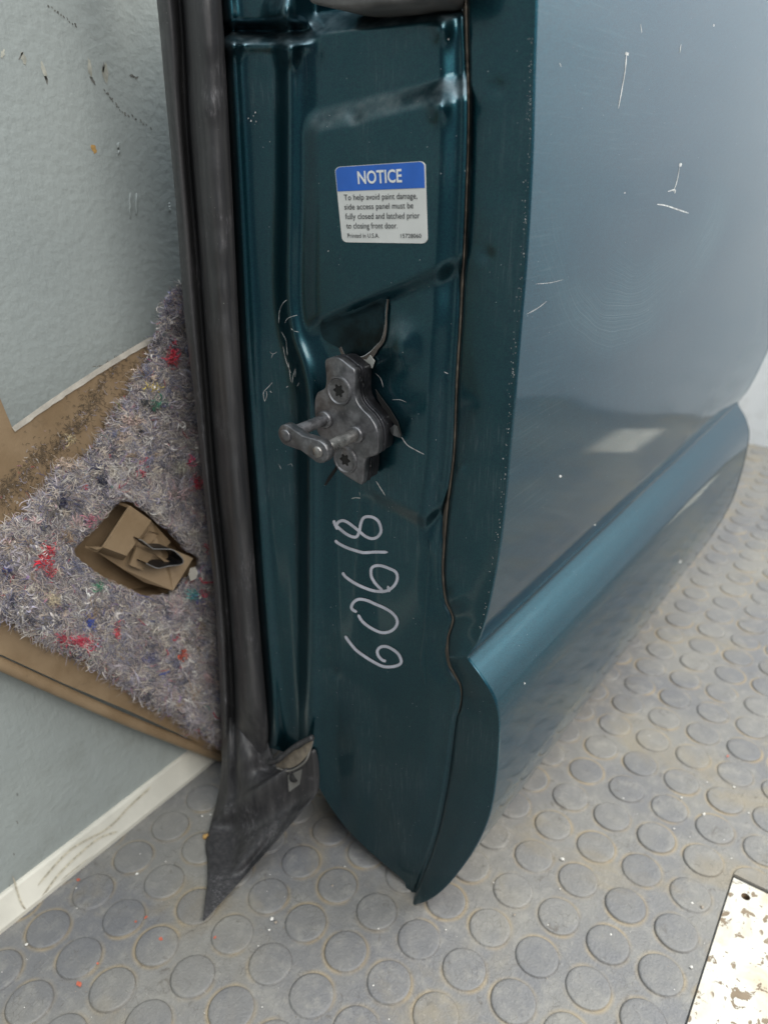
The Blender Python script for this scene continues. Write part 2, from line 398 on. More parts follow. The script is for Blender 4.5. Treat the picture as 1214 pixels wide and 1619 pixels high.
def studs():
    sv, sf = studmesh(); cv, cf = studmesh(True)
    me = bpy.data.meshes.new('stud'); me.from_pydata([tuple(c*U for c in p) for p in sv], [], sf); me.materials.append(M_floor)
    me.polygons.foreach_set('use_smooth', [True]*len(me.polygons))
    mc = bpy.data.meshes.new('cut_stud'); mc.from_pydata([tuple(c*U for c in p) for p in cv], [], cf); mc.materials.append(M_floor)
    mc.validate()
    cand = []
    for j in range(-8, 14):
        for i in range(-9, 33):
            x, y = -3.762+j, 7.871+i
            half = False; skip = False
            for h in (H1, H2):
                if h[0]-.36 < x < h[1]+.36 and h[2]-.36 < y < h[3]+.36:
                    if h is H1 and abs(y-h[3]) < .05 and h[0] < x < h[1]: half = True
                    else: skip = True
            if skip or y < -1 or x < XW+.75: continue
            d = np.array([x, y, 0])-CAM; z = d @ fw
            vis = -1e9
            if z > 1:
                px = CX+FPX*(d @ rt)/z; py = CY-FPX*(d @ up)/z
                hidden = (-10 < x < -4.9 and y > 9.5)
                if -50 < px < 1264 and -50 < py < 1670 and not hidden: vis = FPX/z*abs(d[2])/np.linalg.norm(d)
            cand.append((vis, x, y, half))
    cand.sort(reverse=True)
    far = MB()
    for k, (vis, x, y, half) in enumerate(cand):
        if k < 300 and vis > 0:
            o = bpy.data.objects.new('stud', mc if half else me); COL.objects.link(o); o.parent = floor_o
            o.location = (x*U, y*U, 0.00005); o.rotation_euler = (0, 0, 0 if half else random.random()*6)
            s = random.uniform(.985, 1.01); o.scale = (s, s if not half else 1, random.uniform(.75, 1.15))
        else:
            far.add([(a+x, b+y, c) for a, b, c in (cv if half else sv)], cf if half else sf)
    far.build('far_studs', M_floor, floor_o, kind='stuff')
studs()
wall = mesh('wall_left', [(XW, Y0, 0), (XW, YR, 0), (XW, YR, 40), (XW, Y0, 40)], [(3, 2, 1, 0)], M_wall, smooth=False)
prop(wall, 'grey painted wall with brush texture, scuffs and chips', kind='structure')
rear = mesh('wall_rear', [(XW, YR, 0), (X1, YR, 0), (X1, YR, 40), (XW, YR, 40)], [(3, 2, 1, 0)], M_rear, smooth=False)
prop(rear, 'pale blue grey wall behind the far end of the door', kind='structure')
def baseboard():
    pr = [(XW+.002, 0.003), (-11.42, 0.003), (-11.42, .10), (-11.45, .15), (-11.66, .54), (-11.70, .575), (XW+.002, .585)]
    ys = np.linspace(Y0, YR-.01, 60); v = []; n = len(pr)
    for y in ys: v += [(a, y, b) for a, b in pr]
    f = [(k*n+i, (k+1)*n+i, (k+1)*n+i+1, k*n+i+1) for k in range(len(ys)-1) for i in range(n-1)]
    b = mesh('baseboard', v, f, M_base, wall, smooth=False)
    for q in ([(20, 1385), (45, 1440), (95, 1380), (150, 1330), (185, 1315)], [(60, 1400), (110, 1345), (170, 1310), (205, 1275), (238, 1245)], [(95, 1395), (125, 1370), (160, 1345)]):
        c = catmull(q, 8); l, r = ribbon2d(c, 3.0)
        def pt(p):
            o = []
            for x, y in p:
                lo = P(x, y, 0, -11.45); hi = P(x, y, 0, -11.66)
                s = (lo[2]-.15)/((lo[2]-.15)-(hi[2]-.54)+1e-9); s = min(max(s, 0), 1)
                X = -11.45-.21*s; q_ = P(x, y, 0, X); o.append(q_+np.array([.022, 0, .022]))
            return o
        l, r = pt(l), pt(r); m = len(l)
        mesh('stain', l+r, [(i, i+1, m+i+1, m+i) for i in range(m-1)], simple('trim_stain', (.50, .46, .37), .7, 0, .3, 300), b)
baseboard()
def blob(px, py, rx, ry, rot, fn, n=14, jag=.3):
    out = []
    for k in range(n):
        g = 2*math.pi*k/n; r = 1+random.uniform(-jag, jag)
        a, b = rx*r*math.cos(g), ry*r*math.sin(g)
        out.append(fn(px+a*math.cos(rot)-b*math.sin(rot), py+a*math.sin(rot)+b*math.cos(rot)))
    return out
def onwall(lift=.006): return lambda x, y: P(x, y, 0, XW+lift)
def onfloor(lift=.01): return lambda x, y: P(x, y, 2, lift)
for (x, y, rx, ry, ro, m, nm) in [(38, 92, 3.5, 10, -.2, M_chip, 'paint_chip'), (70, 112, 3, 16, -.35, M_chip, 'paint_chip'), (74, 126, 2, 7, -.3, M_mark, 'scuff'), (143, 108, 3.2, 15, -.15, M_chip, 'paint_chip'), (147, 127, 2, 8, -.5, M_mark, 'scuff'),
        (168, 115, 5, 14, -.15, M_chip, 'paint_chip'), (164, 108, 1.6, 9, .1, M_mark, 'scuff'), (5, 85, 3, 7, .2, M_chip, 'paint_chip'), (34, 88, 1.5, 7, .5, M_mark, 'scuff'), (149, 235, 4, 7, -.2, M_ochre, 'paint_speck'), (210, 120, 5, 2, .5, M_mark, 'scuff'), (217, 123, 2, 3, .5, M_mark, 'scuff')]:
    mesh(nm, blob(x, y, rx, ry, ro, onwall()), [tuple(range(14))], m, wall, smooth=False)
for a, b, k in [((78, 10), (122, 42), 12), ((165, 143), (198, 182), 12), ((200, 178), (238, 202), 8), ((10, 1450), (30, 1300), 4)]:
    mb = MB()
    for t in np.linspace(0, 1, k):
        x, y = a[0]+(b[0]-a[0])*t+random.uniform(-2, 2), a[1]+(b[1]-a[1])*t+random.uniform(-2, 2)
        mb.add(blob(x, y, random.uniform(.7, 1.5), random.uniform(1.6, 3.2), -.4, onwall(), 8), [tuple(range(8))])
    mb.build('scuff_line', M_mark, wall, smooth=False)
# raised drip in the wall paint
def drip():
    mb = MB()
    for x0, y0, y1 in ((206, 305, 345), (216, 305, 340), (188, 225, 245), (268, 320, 335)):
        path = [P(x0+random.uniform(-1, 1), yy, 0, XW+.01) for yy in np.linspace(y0, y1, 7)]
        mb.add(*tube(path, np.array([.006, .018, .022, .02, .024, .018, .006]), 8))
    mb.build('paint_drip', M_wall, wall)
drip()
# ---------------------------------------------------------------- plates let into the floor
def plate(h, label, hole):
    r = empty('floor_plate', ((h[0]+h[1])/2, (h[2]+h[3])/2, -.03), label, 'steel plate', 'white plates let into the rubber floor')
    g = .035
    x0, x1, y0, y1 = h[0]+g, h[1]-g, h[2]+g, h[3]-g; z = -.022
    hx, hy, hr, n = x0+.30, y1-.33, .085, 24
    if not hole:
        v, f = prism([(x0, y0, z), (x1, y0, z), (x1, y1, z), (x0, y1, z)], (0, 0, -.12)); mesh('plate', v, f, M_plate, r, smooth=False); return
    # sheet with a threaded hole: ring of quads round the hole out to the border
    ring = [(hx+hr*math.cos(2*math.pi*k/n), hy+hr*math.sin(2*math.pi*k/n)) for k in range(n)]
    def border(k):
        a = 2*math.pi*k/n; c, s = math.cos(a), math.sin(a)
        t = min([((x1 if c > 0 else x0)-hx)/c if abs(c) > 1e-6 else 1e9, ((y1 if s > 0 else y0)-hy)/s if abs(s) > 1e-6 else 1e9])
        return (hx+t*c, hy+t*s)
    bd = [border(k) for k in range(n)]
    # move the nearest border points onto the corners
    for cx, cy in ((x0, y0), (x1, y0), (x1, y1), (x0, y1)):
        k = min(range(n), key=lambda q: math.atan2(math.sin(math.atan2(cy-hy, cx-hx)-2*math.pi*q/n), math.cos(math.atan2(cy-hy, cx-hx)-2*math.pi*q/n))**2); bd[k] = (cx, cy)
    v = [(*p, z) for p in ring]+[(*p, z) for p in bd]+[(*p, z-.12) for p in bd]
    f = [(k, n+k, n+(k+1) % n, (k+1) % n) for k in range(n)]+[(n+k, 2*n+k, 2*n+(k+1) % n, n+(k+1) % n) for k in range(n)]
    mesh('plate', v, f, M_plate, r, smooth=False)
    hv = []; hf = []; lv = 11
    for a in range(lv):
        rr = hr-(.012 if a % 2 else 0)
        for k in range(n): hv.append((hx+rr*math.cos(2*math.pi*k/n), hy+rr*math.sin(2*math.pi*k/n), z-.012*a))
    for a in range(lv-1):
        for k in range(n): hf.append((a*n+k, a*n+(k+1) % n, (a+1)*n+(k+1) % n, (a+1)*n+k))
    hf.append(tuple(range((lv-1)*n, lv*n)))
    mesh('threaded_hole', hv, hf, simple('rusty_thread', (.14, .085, .04), .5, .4, .4, 200), r, smooth=False)
plate(H1, 'white painted steel plate with a threaded hole near its corner, paint chipped brown', True)
plate(H2, 'white painted plate mirrored in the door skin, by the pale rear wall', False)

# ================================================================== DOOR
YJ = 8.4
door = empty('truck_door', (-6.2, YJ, 0), 'dark teal pickup truck access door standing upright on the rubber floor', 'truck door')
TOP = -700
sealL = curve([(170, -700), (248, 0), (262, 150), (278, 320), (292, 500), (310, 650), (325, 800), (340, 950), (347, 1080), (350, 1150), (350, 1215)])
sealG = curve([(210, -700), (287, 0), (298, 200), (314, 400), (326, 560), (341, 750), (357, 900), (368, 1050), (371, 1150), (371, 1215)])
sealR = curve([(290, -700), (350, 0), (362, 200), (372, 400), (382, 600), (395, 780), (408, 960), (418, 1080), (424, 1150), (430, 1215), (470, 1222), (502, 1250)])
stripx = curve([(455, -700), (452, 0), (457, 60), (458, 300), (456, 470), (464, 530), (480, 580), (489, 630), (490, 700), (490, 1000), (488, 1180), (492, 1250)])
seam = curve([(728, -700), (736, 0), (740, 180), (736, 330), (733, 400), (728, 500), (722, 600), (717, 720), (707, 800), (702, 860), (700, 905), (705, 950), (716, 978), (708, 1010), (711, 1050), (728, 1085), (727, 1118), (721, 1135), (715, 1180), (705, 1250), (690, 1320), (668, 1385), (650, 1431)])
edge = curve([(860, -700), (846, 0), (843, 100), (839, 250), (831, 400), (821, 520), (806, 700), (791, 850), (771, 960), (756, 1010), (744, 1030), (738, 1039), (745, 1051), (757, 1067), (775, 1095), (785, 1120), (788, 1145), (787, 1180), (783, 1230), (772, 1290), (750, 1340), (720, 1383), (695, 1410), (672, 1425), (651, 1431.5)])
botL = curve([(502, 1240), (520, 1272), (548, 1310), (580, 1342), (615, 1373), (638, 1393), (643, 1415), (645, 1431)])
def left(py):
    return np.where(py < 1180, sealR(py)-8, np.where(py < 1242, np.interp(py, [1180, 1195, 1242], [418, 470, 502]), botL(py)))
def Hj(px, py):
    px = np.asarray(px, float); py = np.asarray(py, float)
    L, S, R = sealR(np.minimum(py, 1180)), stripx(py), seam(py)
    main = ss(S+14, S+50, px)
    # lip by the seal, a field falling to the right, a bead turned to the left, a shallow valley, the main field
    fall = np.clip((px-L-14)/np.maximum(S-16-L-14, 5), 0, 1)
    h = .02+.08*ss(L-8, L+8, px)+.10*np.exp(-((px-L-12)/11.0)**2)-.16*fall+.15*np.exp(-((px-S)/15.0)**2)+.03*ss(S-17, S+30, px)+.07*main
    h = h+main*.018*((px-610)/110.0)**2
    # transverse groove by the top of the ribs
    h = h-(1-main)*.24*np.exp(-((py-49)/11.0)**2)
    h = h+(1-main)*.05*np.exp(-((py-72)/10.0)**2)
    # main field: rolled down to the seam on the right, top edge, two presses
    h = h-.15*main*ss(R-46, R-10, px)*(1-.75*ss(800, 880, py))
    yt = 50-.13*(px-520); h = h-main*.36*(1-ss(yt-34, yt+6, py))
    y1 = 178-.24*(px-560); h = h-main*.16*(1-ss(y1-26, y1+24, py))
    y2 = 470-.42*(px-600); h = h-main*.17*ss(y2-16, y2+22, py)
    yb = np.interp(px, [560, 590, 640, 672, 700, 715], [770, 782, 808, 826, 800, 770])
    m3 = main*ss(555, 600, px)
    h = h+m3*.05*ss(y2+20, y2+90, py)-m3*.12*ss(yb-12, yb+16, py)
    h = h+.12*np.exp(-((px-632)/26.0)**2-((py-548)/34.0)**2)
    # shallow dents
    for cx, cy, r, a in ((668, 470, 30, .02), (545, 590, 30, -.05), (600, 760, 25, -.03), (560, 185, 12, -.035), (684, 610, 40, .012), (529, 1065, 9, -.02), (610, 1180, 60, .015)):
        h = h+a*np.exp(-((px-cx)**2+(py-cy)**2)/(r*r))
    for cx, cy, rx, ry, a in ((371, 72, 12, 16, .10), (457, 84, 16, 18, .12), (440, 20, 18, 22, .13), (698, 44, 18, 22, .10), (693, 170, 15, 22, .09)):
        h = h+a*np.exp(-((px-cx)/rx)**2-((py-cy)/ry)**2)
    h = h+.004*np.sin(px*.05+py*.013)+.003*np.sin(py*.031-px*.02)
    return h
def J(px, py, lift=0.0):
    return P(px, py, 1, YJ-Hj(px, py)-lift)
rows = np.concatenate([np.linspace(TOP, -40, 40)[:-1], np.linspace(-40, 1431, 480)])
def jamb_panel():
    nc = 150; u = np.linspace(0, 1, nc)
    py = np.repeat(rows[:, None], nc, 1); px = left(rows)[:, None]*(1-u)+(seam(rows)-2.2*np.interp(rows, [980, 1120], [1, -.3]))[:, None]*u
    h = Hj(px, py)
    # turn the sheet's edge down into the seam
    h = h-.035*ss(seam(py)-8, seam(py)-2, px)
    v = P(px, py, 1, YJ-h).reshape(-1, 3)
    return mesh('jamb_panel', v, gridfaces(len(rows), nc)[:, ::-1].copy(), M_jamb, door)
jamb = jamb_panel()
def Hf(px, py):
    S, E = seam(py), edge(py); u = np.clip((px-S)/np.maximum(E-S, 1), 0, 1)
    h = -.22+.03*np.sin(u*math.pi)-.06*(1-ss(0, .06, u))+.12*u
    h = h*np.clip((E-S)/50.0, .15, 1)
    for cx, cy, r, a in ((786, 138, 14, -.03), (769, 402, 12, -.028), (726, 745, 10, .03), (790, 300, 30, -.015), (780, 640, 40, .02), (716, 945, 16, .05)):
        h = h+a*np.exp(-((px-cx)**2+(py-cy)**2)/(r*r))
    h = h+.006*np.sin(py*.02+1)*np.sin(u*3)
    return h
def flange():
    nc = 34; u = np.linspace(0, 1, nc)
    py = np.repeat(rows[:, None], nc, 1); px = (seam(rows)+1.6*np.interp(rows, [980, 1120], [1, -.3]))[:, None]*(1-u)+edge(rows)[:, None]*u
    v = P(px, py, 1, YJ-Hf(px, py)).reshape(-1, 3)
    mesh('hem_flange', v, gridfaces(len(rows), nc)[:, ::-1].copy(), M_jamb, door)
    # sealer in the seam
    u = np.array([-5, -1.1, 0, 1.1, 5]); d = np.array([-.36, -.27, -.245, -.262, -.34])+.02
    slim = np.interp(rows, [980, 1120], [1, .4])
    py = np.repeat(rows[:, None], 5, 1); px = seam(rows)[:, None]+u[None]*slim[:, None]
    jit = np.interp(rows, np.linspace(TOP, 1431, 300), rng.uniform(-.012, .012, 300))
    dd = (np.broadcast_to(d, px.shape)+jit[:, None])*np.clip((edge(rows)-seam(rows))/50, .3, 1)[:, None]
    k_ = int((rows < 1128).sum())
    mesh('seam_sealer', P(px, py, 1, YJ-dd)[:k_].reshape(-1, 3), gridfaces(k_, 5)[:, ::-1].copy(), M_sealer, door)
flange()
SK = .026
prof = P(edge(rows), rows, 1, YJ-Hf(edge(rows), rows))              # outer edge of the door, (x, y, z)
def y_end(z):
    return np.interp(z, [0, .4, 1.0, 2.0, 3.5, 5.2, 5.9, 6.4, 6.9, 8.6, 20], [20.4, 21.8, 23.0, 23.9, 24.6, 24.9, 25.0, 25.2, 25.6, 26.8, 31])
def skin():
    # small radius at the hem, then the sweep along the door
    tt = np.concatenate([np.zeros(8), np.linspace(0, 1, 71)[1:]]); offs = [0, .011, .016, .018, .018, .018, .018, .018]; dy = [0, .006, .018, .04, .055, .075, .10, .14]
    v = []
    for k in range(len(rows)):
        x, y, z = prof[k]
        a = prof[min(k+1, len(rows)-1)]-prof[max(k-1, 0)]; nx, nz = -a[2], a[0]; L = math.hypot(nx, nz)+1e-9; nx, nz = nx/L, nz/L
        if nx < 0: nx, nz = -nx, -nz
        ye = y_end(z)
        for i, t in enumerate(tt):
            if i < 8:
                off = offs[i]; yy = y+dy[i]
            else:
                off = .018; yy = y+.14+(ye-y-.14)*t
            v.append((x+nx*off+SK*(yy-y), yy, z+nz*off))
    o = mesh('outer_skin', v, gridfaces(len(rows), len(tt)), M_skin, door)
    # inner side of the door, closed at the far end and underneath
    zs = prof[:, 2]; xi = np.interp(zs, [0, .5, 1.8, 3, 20], [-5.4, -6.2, -7.6, -8.6, -8.4])
    v = []; nc = 4
    for k in range(len(rows)):
        x, y, z = prof[k]; ye = y_end(z)
        v += [(x+.03+SK*(ye-y), ye+.001, z), (xi[k]+.3+SK*(ye-y), ye+.15, z), (xi[k]+SK*(ye-y)*.5, ye-1.0, z), (xi[k], YJ+.4, z)]
    mesh('inner_panel', v, gridfaces(len(rows), nc), M_jamb, door)
    return o
skin_o = skin()
_z = prof[:, 2]
def K(px, py, lift=.004):                   # pixel -> point on the outer skin
    X = -4.05
    for _ in range(12):
        p = P(px, py, 0, X)
        i = np.argmin(np.abs(_z-p[2])); X = prof[i, 0]+.018+SK*(p[1]-prof[i, 1])+lift
    return P(px, py, 0, X)

# ---------------------------------------------------------------- weather seal
def seal():
    r = np.concatenate([np.linspace(TOP, 0, 40)[:-1], np.linspace(0, 1190, 170)])
    L, G, R = sealL(r), sealG(r), sealR(r)
    cols = []
    def add(px, h): cols.append(P(px, r, 1, YJ-h))
    tp = 1-.6*ss(1110, 1190, r)
    add(L+2, -1.0+0*r); add(L+1, -.2+0*r)
    for t in np.linspace(0, 1, 10):
        add(L+(G-7-L)*t, .05+.38*np.sqrt(np.clip(1-(2*t-1.0)**2, 0, 1))*(1-.1*t)*tp+.05)
    for t in (.25, .6, .9):
        add(G-7+9*t, .12-.10*math.sin(t*math.pi)+0*r)
    wob = np.interp(r, np.linspace(TOP, 1200, 60), rng.uniform(-.02, .02, 60))
    for t in np.linspace(0, 1, 14):
        add(G+2+(R-G-2)*t, .12+tp*.46*np.clip(math.sin(math.pi*(t*.92+.04)), 0, 1)**.7*(1-.12*t)+wob*math.sin(t*3.1))
    add(R+.6, .06+0*r); add(R-3, -.15+0*r)
    v = np.stack(cols, 1); nc = len(cols)
    o = mesh('weather_seal', v.reshape(-1, 3), gridfaces(len(r), nc)[:, ::-1].copy(), M_seal, door, label='black ribbed rubber weather seal, scuffed grey')
    return o
seal_o = seal()
def foot():
    lf = [(352, 1120, -.3), (351, 1165, .15), (351, 1200, .38), (349, 1230, .45), (343, 1265, .6), (333, 1305, .9), (325, 1335, .95), (328, 1362, 1.2), (328, 1395, 1.65), (325, 1420, 2.0), (321, 1455, 2.55)]
    rg = [(415, 1120, -.3), (422, 1165, .05), (429, 1196, .18), (438, 1213, .2), (470, 1211, .2), (497, 1186, .12), (503, 1246, .12), (480, 1280, .45), (432, 1336, 1.0), (370, 1405, 1.8), (322, 1457, 2.57)]
    A = catmull(lf, 8); B = catmull(rg, 8)
    # the upper right corner is a crisp shoulder: keep it linear there
    nr = len(A); nc = 22; v = []
    for k in range(nr):
        for j in range(nc):
            t = j/(nc-1); a = A[k]*(1-t)+B[k]*t; s = k/(nr-1)
            h = a[2]+.34*math.sin(math.pi*min(t*1.3, 1))*(1-s)**.5*(1 if t < .62 else 1)+.10*math.sin(t*9+s*4)*(1-s)*.35
            groove = -.22*math.exp(-((t-.28+.1*s)/.06)**2)*(1-s)**.7
            h += groove
            h += .03*math.sin(s*23+t*5)*t*(1-t)*2
            p = P(a[0], a[1], 1, YJ-h)
            if p[2] < .13: p = P(a[0], a[1], 2, .13)
            v.append(p)
    v = np.array(v); f = gridfaces(nr, nc)[:, ::-1]
    back = v+np.array([-.05, .10, -.06]); n = len(v)
    fb = f[:, ::-1]+n
    rim = []
    idx = np.arange(n).reshape(nr, nc)
    for line, fl in ((idx[:, 0], 0), (idx[:, -1], 1), (idx[-1], 1), (idx[0], 0)):
        for a, b in zip(line, line[1:]):
            rim.append((a, b, b+n, a+n) if fl else (b, a, a+n, b+n))
    o = mesh('seal_foot', np.vstack([v, back]), np.vstack([f, fb, np.array(rim)]), M_seal, door, label='pointed black rubber foot of the weather seal')
    # foam insert and dark cap above it
    q = catmull([(436, 1212, .30), (452, 1190, .30), (472, 1184, .30), (493, 1170, .30), (490, 1186, .34), (478, 1203, .36), (460, 1214, .36)], 5, True)
    mesh('foam_insert', [P(a, b, 1, YJ-c) for a, b, c in q], [tuple(range(len(q)))], M_foam, door, smooth=False)
    lip = catmull([(427, 1205, .33), (440, 1202, .35), (455, 1189, .35), (472, 1177, .34), (494, 1166, .3)], 8)
    mesh('rubber_lip', *tube([P(a, b, 1, YJ-c) for a, b, c in lip], .055, 10), M_seal, door)
    rim = catmull([(438, 1214, .36), (455, 1219, .38), (470, 1214, .38), (484, 1202, .36), (492, 1180, .3), (494, 1172, .28)], 8)
    mesh('foam_rim', *tube([P(a, b, 1, YJ-c) for a, b, c in rim], .022, 8), simple('dusty_rubber', (.20, .19, .175), .8), door)
    # square dusty recess
    q = [(455, 1226, .40), (478, 1216, .38), (474, 1240, .42), (457, 1252, .46)]
    mesh('dusty_patch', [P(a, b, 1, YJ-c-.08) for a, b, c in q], [(0, 1, 2, 3)], simple('dusty_rubber_face', (.17, .165, .155), .8), door, smooth=False)
    v, f = [], []
    mesh('hole_plug', *tube([P(465, 1229, 1, YJ-.46), P(465, 1229, 1, YJ-.50)], [.10, .10], 14), M_dark, door)
foot()

# ---------------------------------------------------------------- notice sticker
SQ = [(529, 264), (671, 254.5), (675, 385), (541, 383)]               # TL TR BR BL
HS = float(Hj(*np.meshgrid(np.linspace(530, 674, 20), np.linspace(256, 384, 20))).max())+.004
def Sq(u, v, lift=0):
    a = np.array(SQ, float); p = (a[0]*(1-u)+a[1]*u)*(1-v)+(a[3]*(1-u)+a[2]*u)*v
    return P(p[0], p[1], 1, YJ-HS-lift)
def rrect(u0, v0, u1, v1, ru, rv, corners=(1, 1, 1, 1), n=6):
    out = []
    for (cu, cv, a0), on in zip(((u0+ru, v0+rv, math.pi), (u1-ru, v0+rv, 1.5*math.pi), (u1-ru, v1-rv, 0), (u0+ru, v1-rv, .5*math.pi)), corners):
        if on:
            for k in range(n+1):
                g = a0+k*math.pi/2/n; out.append((cu+ru*math.cos(g), cv+rv*math.sin(g)))
        else: out.append((cu-ru if cu < .5 else cu+ru, cv-rv if cv < (v0+v1)/2 else cv+rv))
    return out
def textmesh(body, bold=0.0):
    c = bpy.data.curves.new('t', 'FONT'); c.body = body; c.size = 1; c.offset = bold; c.resolution_u = 3
    o = bpy.data.objects.new('t', c); COL.objects.link(o)
    dg = bpy.context.evaluated_depsgraph_get(); me = o.evaluated_get(dg).to_mesh()
    v = [tuple(p.co) for p in me.vertices]; f = [tuple(p.vertices) for p in me.polygons]
    o.evaluated_get(dg).to_mesh_clear(); bpy.data.objects.remove(o); bpy.data.curves.remove(c)
    return np.array(v), f
def sticker():
    bk = rrect(0, 0, 1, 1, .06, .065)
    v, f = prism([Sq(u, t, .012) for u, t in bk], (0, .045, 0))
    s = mesh('notice_sticker', v, f, M_white, door, smooth=False, label='white and blue NOTICE sticker')
    mesh('blue_header', [Sq(u, t, .016) for u, t in rrect(.006, .007, .994, .325, .058, .06, (1, 1, 0, 0))], [tuple(range(16))], M_blue, s, smooth=False)
    Z = 5.518
    def inv(px, py):                        # pixel -> sticker uv by iteration
        a = np.array(SQ, float); u = v = .5
        for _ in range(20):
            p = (a[0]*(1-u)+a[1]*u)*(1-v)+(a[3]*(1-u)+a[2]*u)*v
            du = (a[1]-a[0])*(1-v)+(a[2]-a[3])*v; dv = (a[3]-a[0])*(1-u)+(a[2]-a[1])*u
            d = np.linalg.solve(np.stack([du, dv], 1), np.array([px, py])-p); u += d[0]; v += d[1]
        return u, v
    lines = [('NOTICE', (365, 335), (748, 318), .105, M_wink, .020, 'E'), ('To help avoid paint damage,', (243, 478), (880, 464), .058, M_ink, .0, 'T'), ('side access panel must be', (248, 560), (846, 548), .058, M_ink, 0, 'd'),
             ('fully closed and latched prior', (256, 643), (902, 636), .058, M_ink, 0, 'f'), ('to closing front door.', (264, 724), (708, 724), .058, M_ink, 0, 'd'), ('Printed in U.S.A.', (275, 804), (548, 804), .042, M_ink, 0, 'P'), ('15728060', (736, 806), (916, 806), .042, M_ink, 0, '1')]
    capz = [108, 50, 50, 50, 50, 36, 36]
    for (body, a, b, hh, m, bold, _), cap in zip(lines, capz):
        tv, tf = textmesh(body, bold)
        u0, v0 = inv(500+a[0]/Z, 230+a[1]/Z); u1, v1 = inv(500+b[0]/Z, 230+b[1]/Z); _, v2 = inv(500+a[0]/Z, 230+(a[1]-cap)/Z)
        x0, x1 = tv[:, 0].min(), tv[:, 0].max()
        pts = []
        for x, y, _z_ in tv:
            t = (x-x0)/(x1-x0); pts.append(Sq(u0+(u1-u0)*t, v0+(v1-v0)*t-(v0-v2)*y/.69, .021 if m is M_wink else .017))
        mesh('lettering', pts, tf, m, s, smooth=False)
sticker()
# ---------------------------------------------------------------- hand-written number 60618
def marker():
    Z = 5.06
    strokes = [[(140, 215), (150, 250), (172, 290)], [(160, 262), (175, 232), (210, 218), (250, 232), (300, 268), (345, 305), (395, 345), (445, 362), (490, 348), (518, 300), (500, 230), (460, 195), (410, 186), (375, 200), (355, 245), (345, 300), (325, 345), (290, 348), (240, 325), (195, 290), (165, 262)],
               [(150, 375), (180, 402), (250, 437), (320, 460), (380, 474), (470, 470), (572, 471)],
               [(210, 632), (232, 665), (290, 708), (360, 745), (440, 775), (515, 786), (575, 775), (625, 735), (648, 680), (635, 630), (580, 600), (520, 580), (470, 580), (440, 605), (440, 660), (465, 710), (505, 755), (530, 778)], [(572, 740), (585, 790)],
               [(325, 950), (290, 930), (282, 905), (300, 870), (340, 848), (400, 855), (470, 885), (550, 920), (610, 960), (645, 1010), (640, 1060), (600, 1100), (540, 1115), (480, 1100), (410, 1060), (365, 1020), (335, 970)],
               [(230, 1140), (265, 1190), (315, 1250), (380, 1300), (460, 1350), (540, 1386), (620, 1385), (670, 1365), (678, 1335), (655, 1285), (605, 1245), (555, 1225), (510, 1232), (488, 1265), (500, 1305), (530, 1335), (558, 1342)]]
    mb = MB()
    for k, s in enumerate(strokes):
        p = np.array(s, float)/Z+np.array([500, 780]); c = catmull(p, 7)
        l, r = ribbon2d(c, 4.5)
        lift = .005+.0008*k
        a = [J(x, y, lift) for x, y in l]; b = [J(x, y, lift) for x, y in r]; m = len(a)
        mb.add(a+b, [(i, i+1, m+i+1, m+i) for i in range(m-1)])
    mb.build('marker_number', M_marker, door, label='handwritten pale grey number 60618, running up the jamb')
marker()

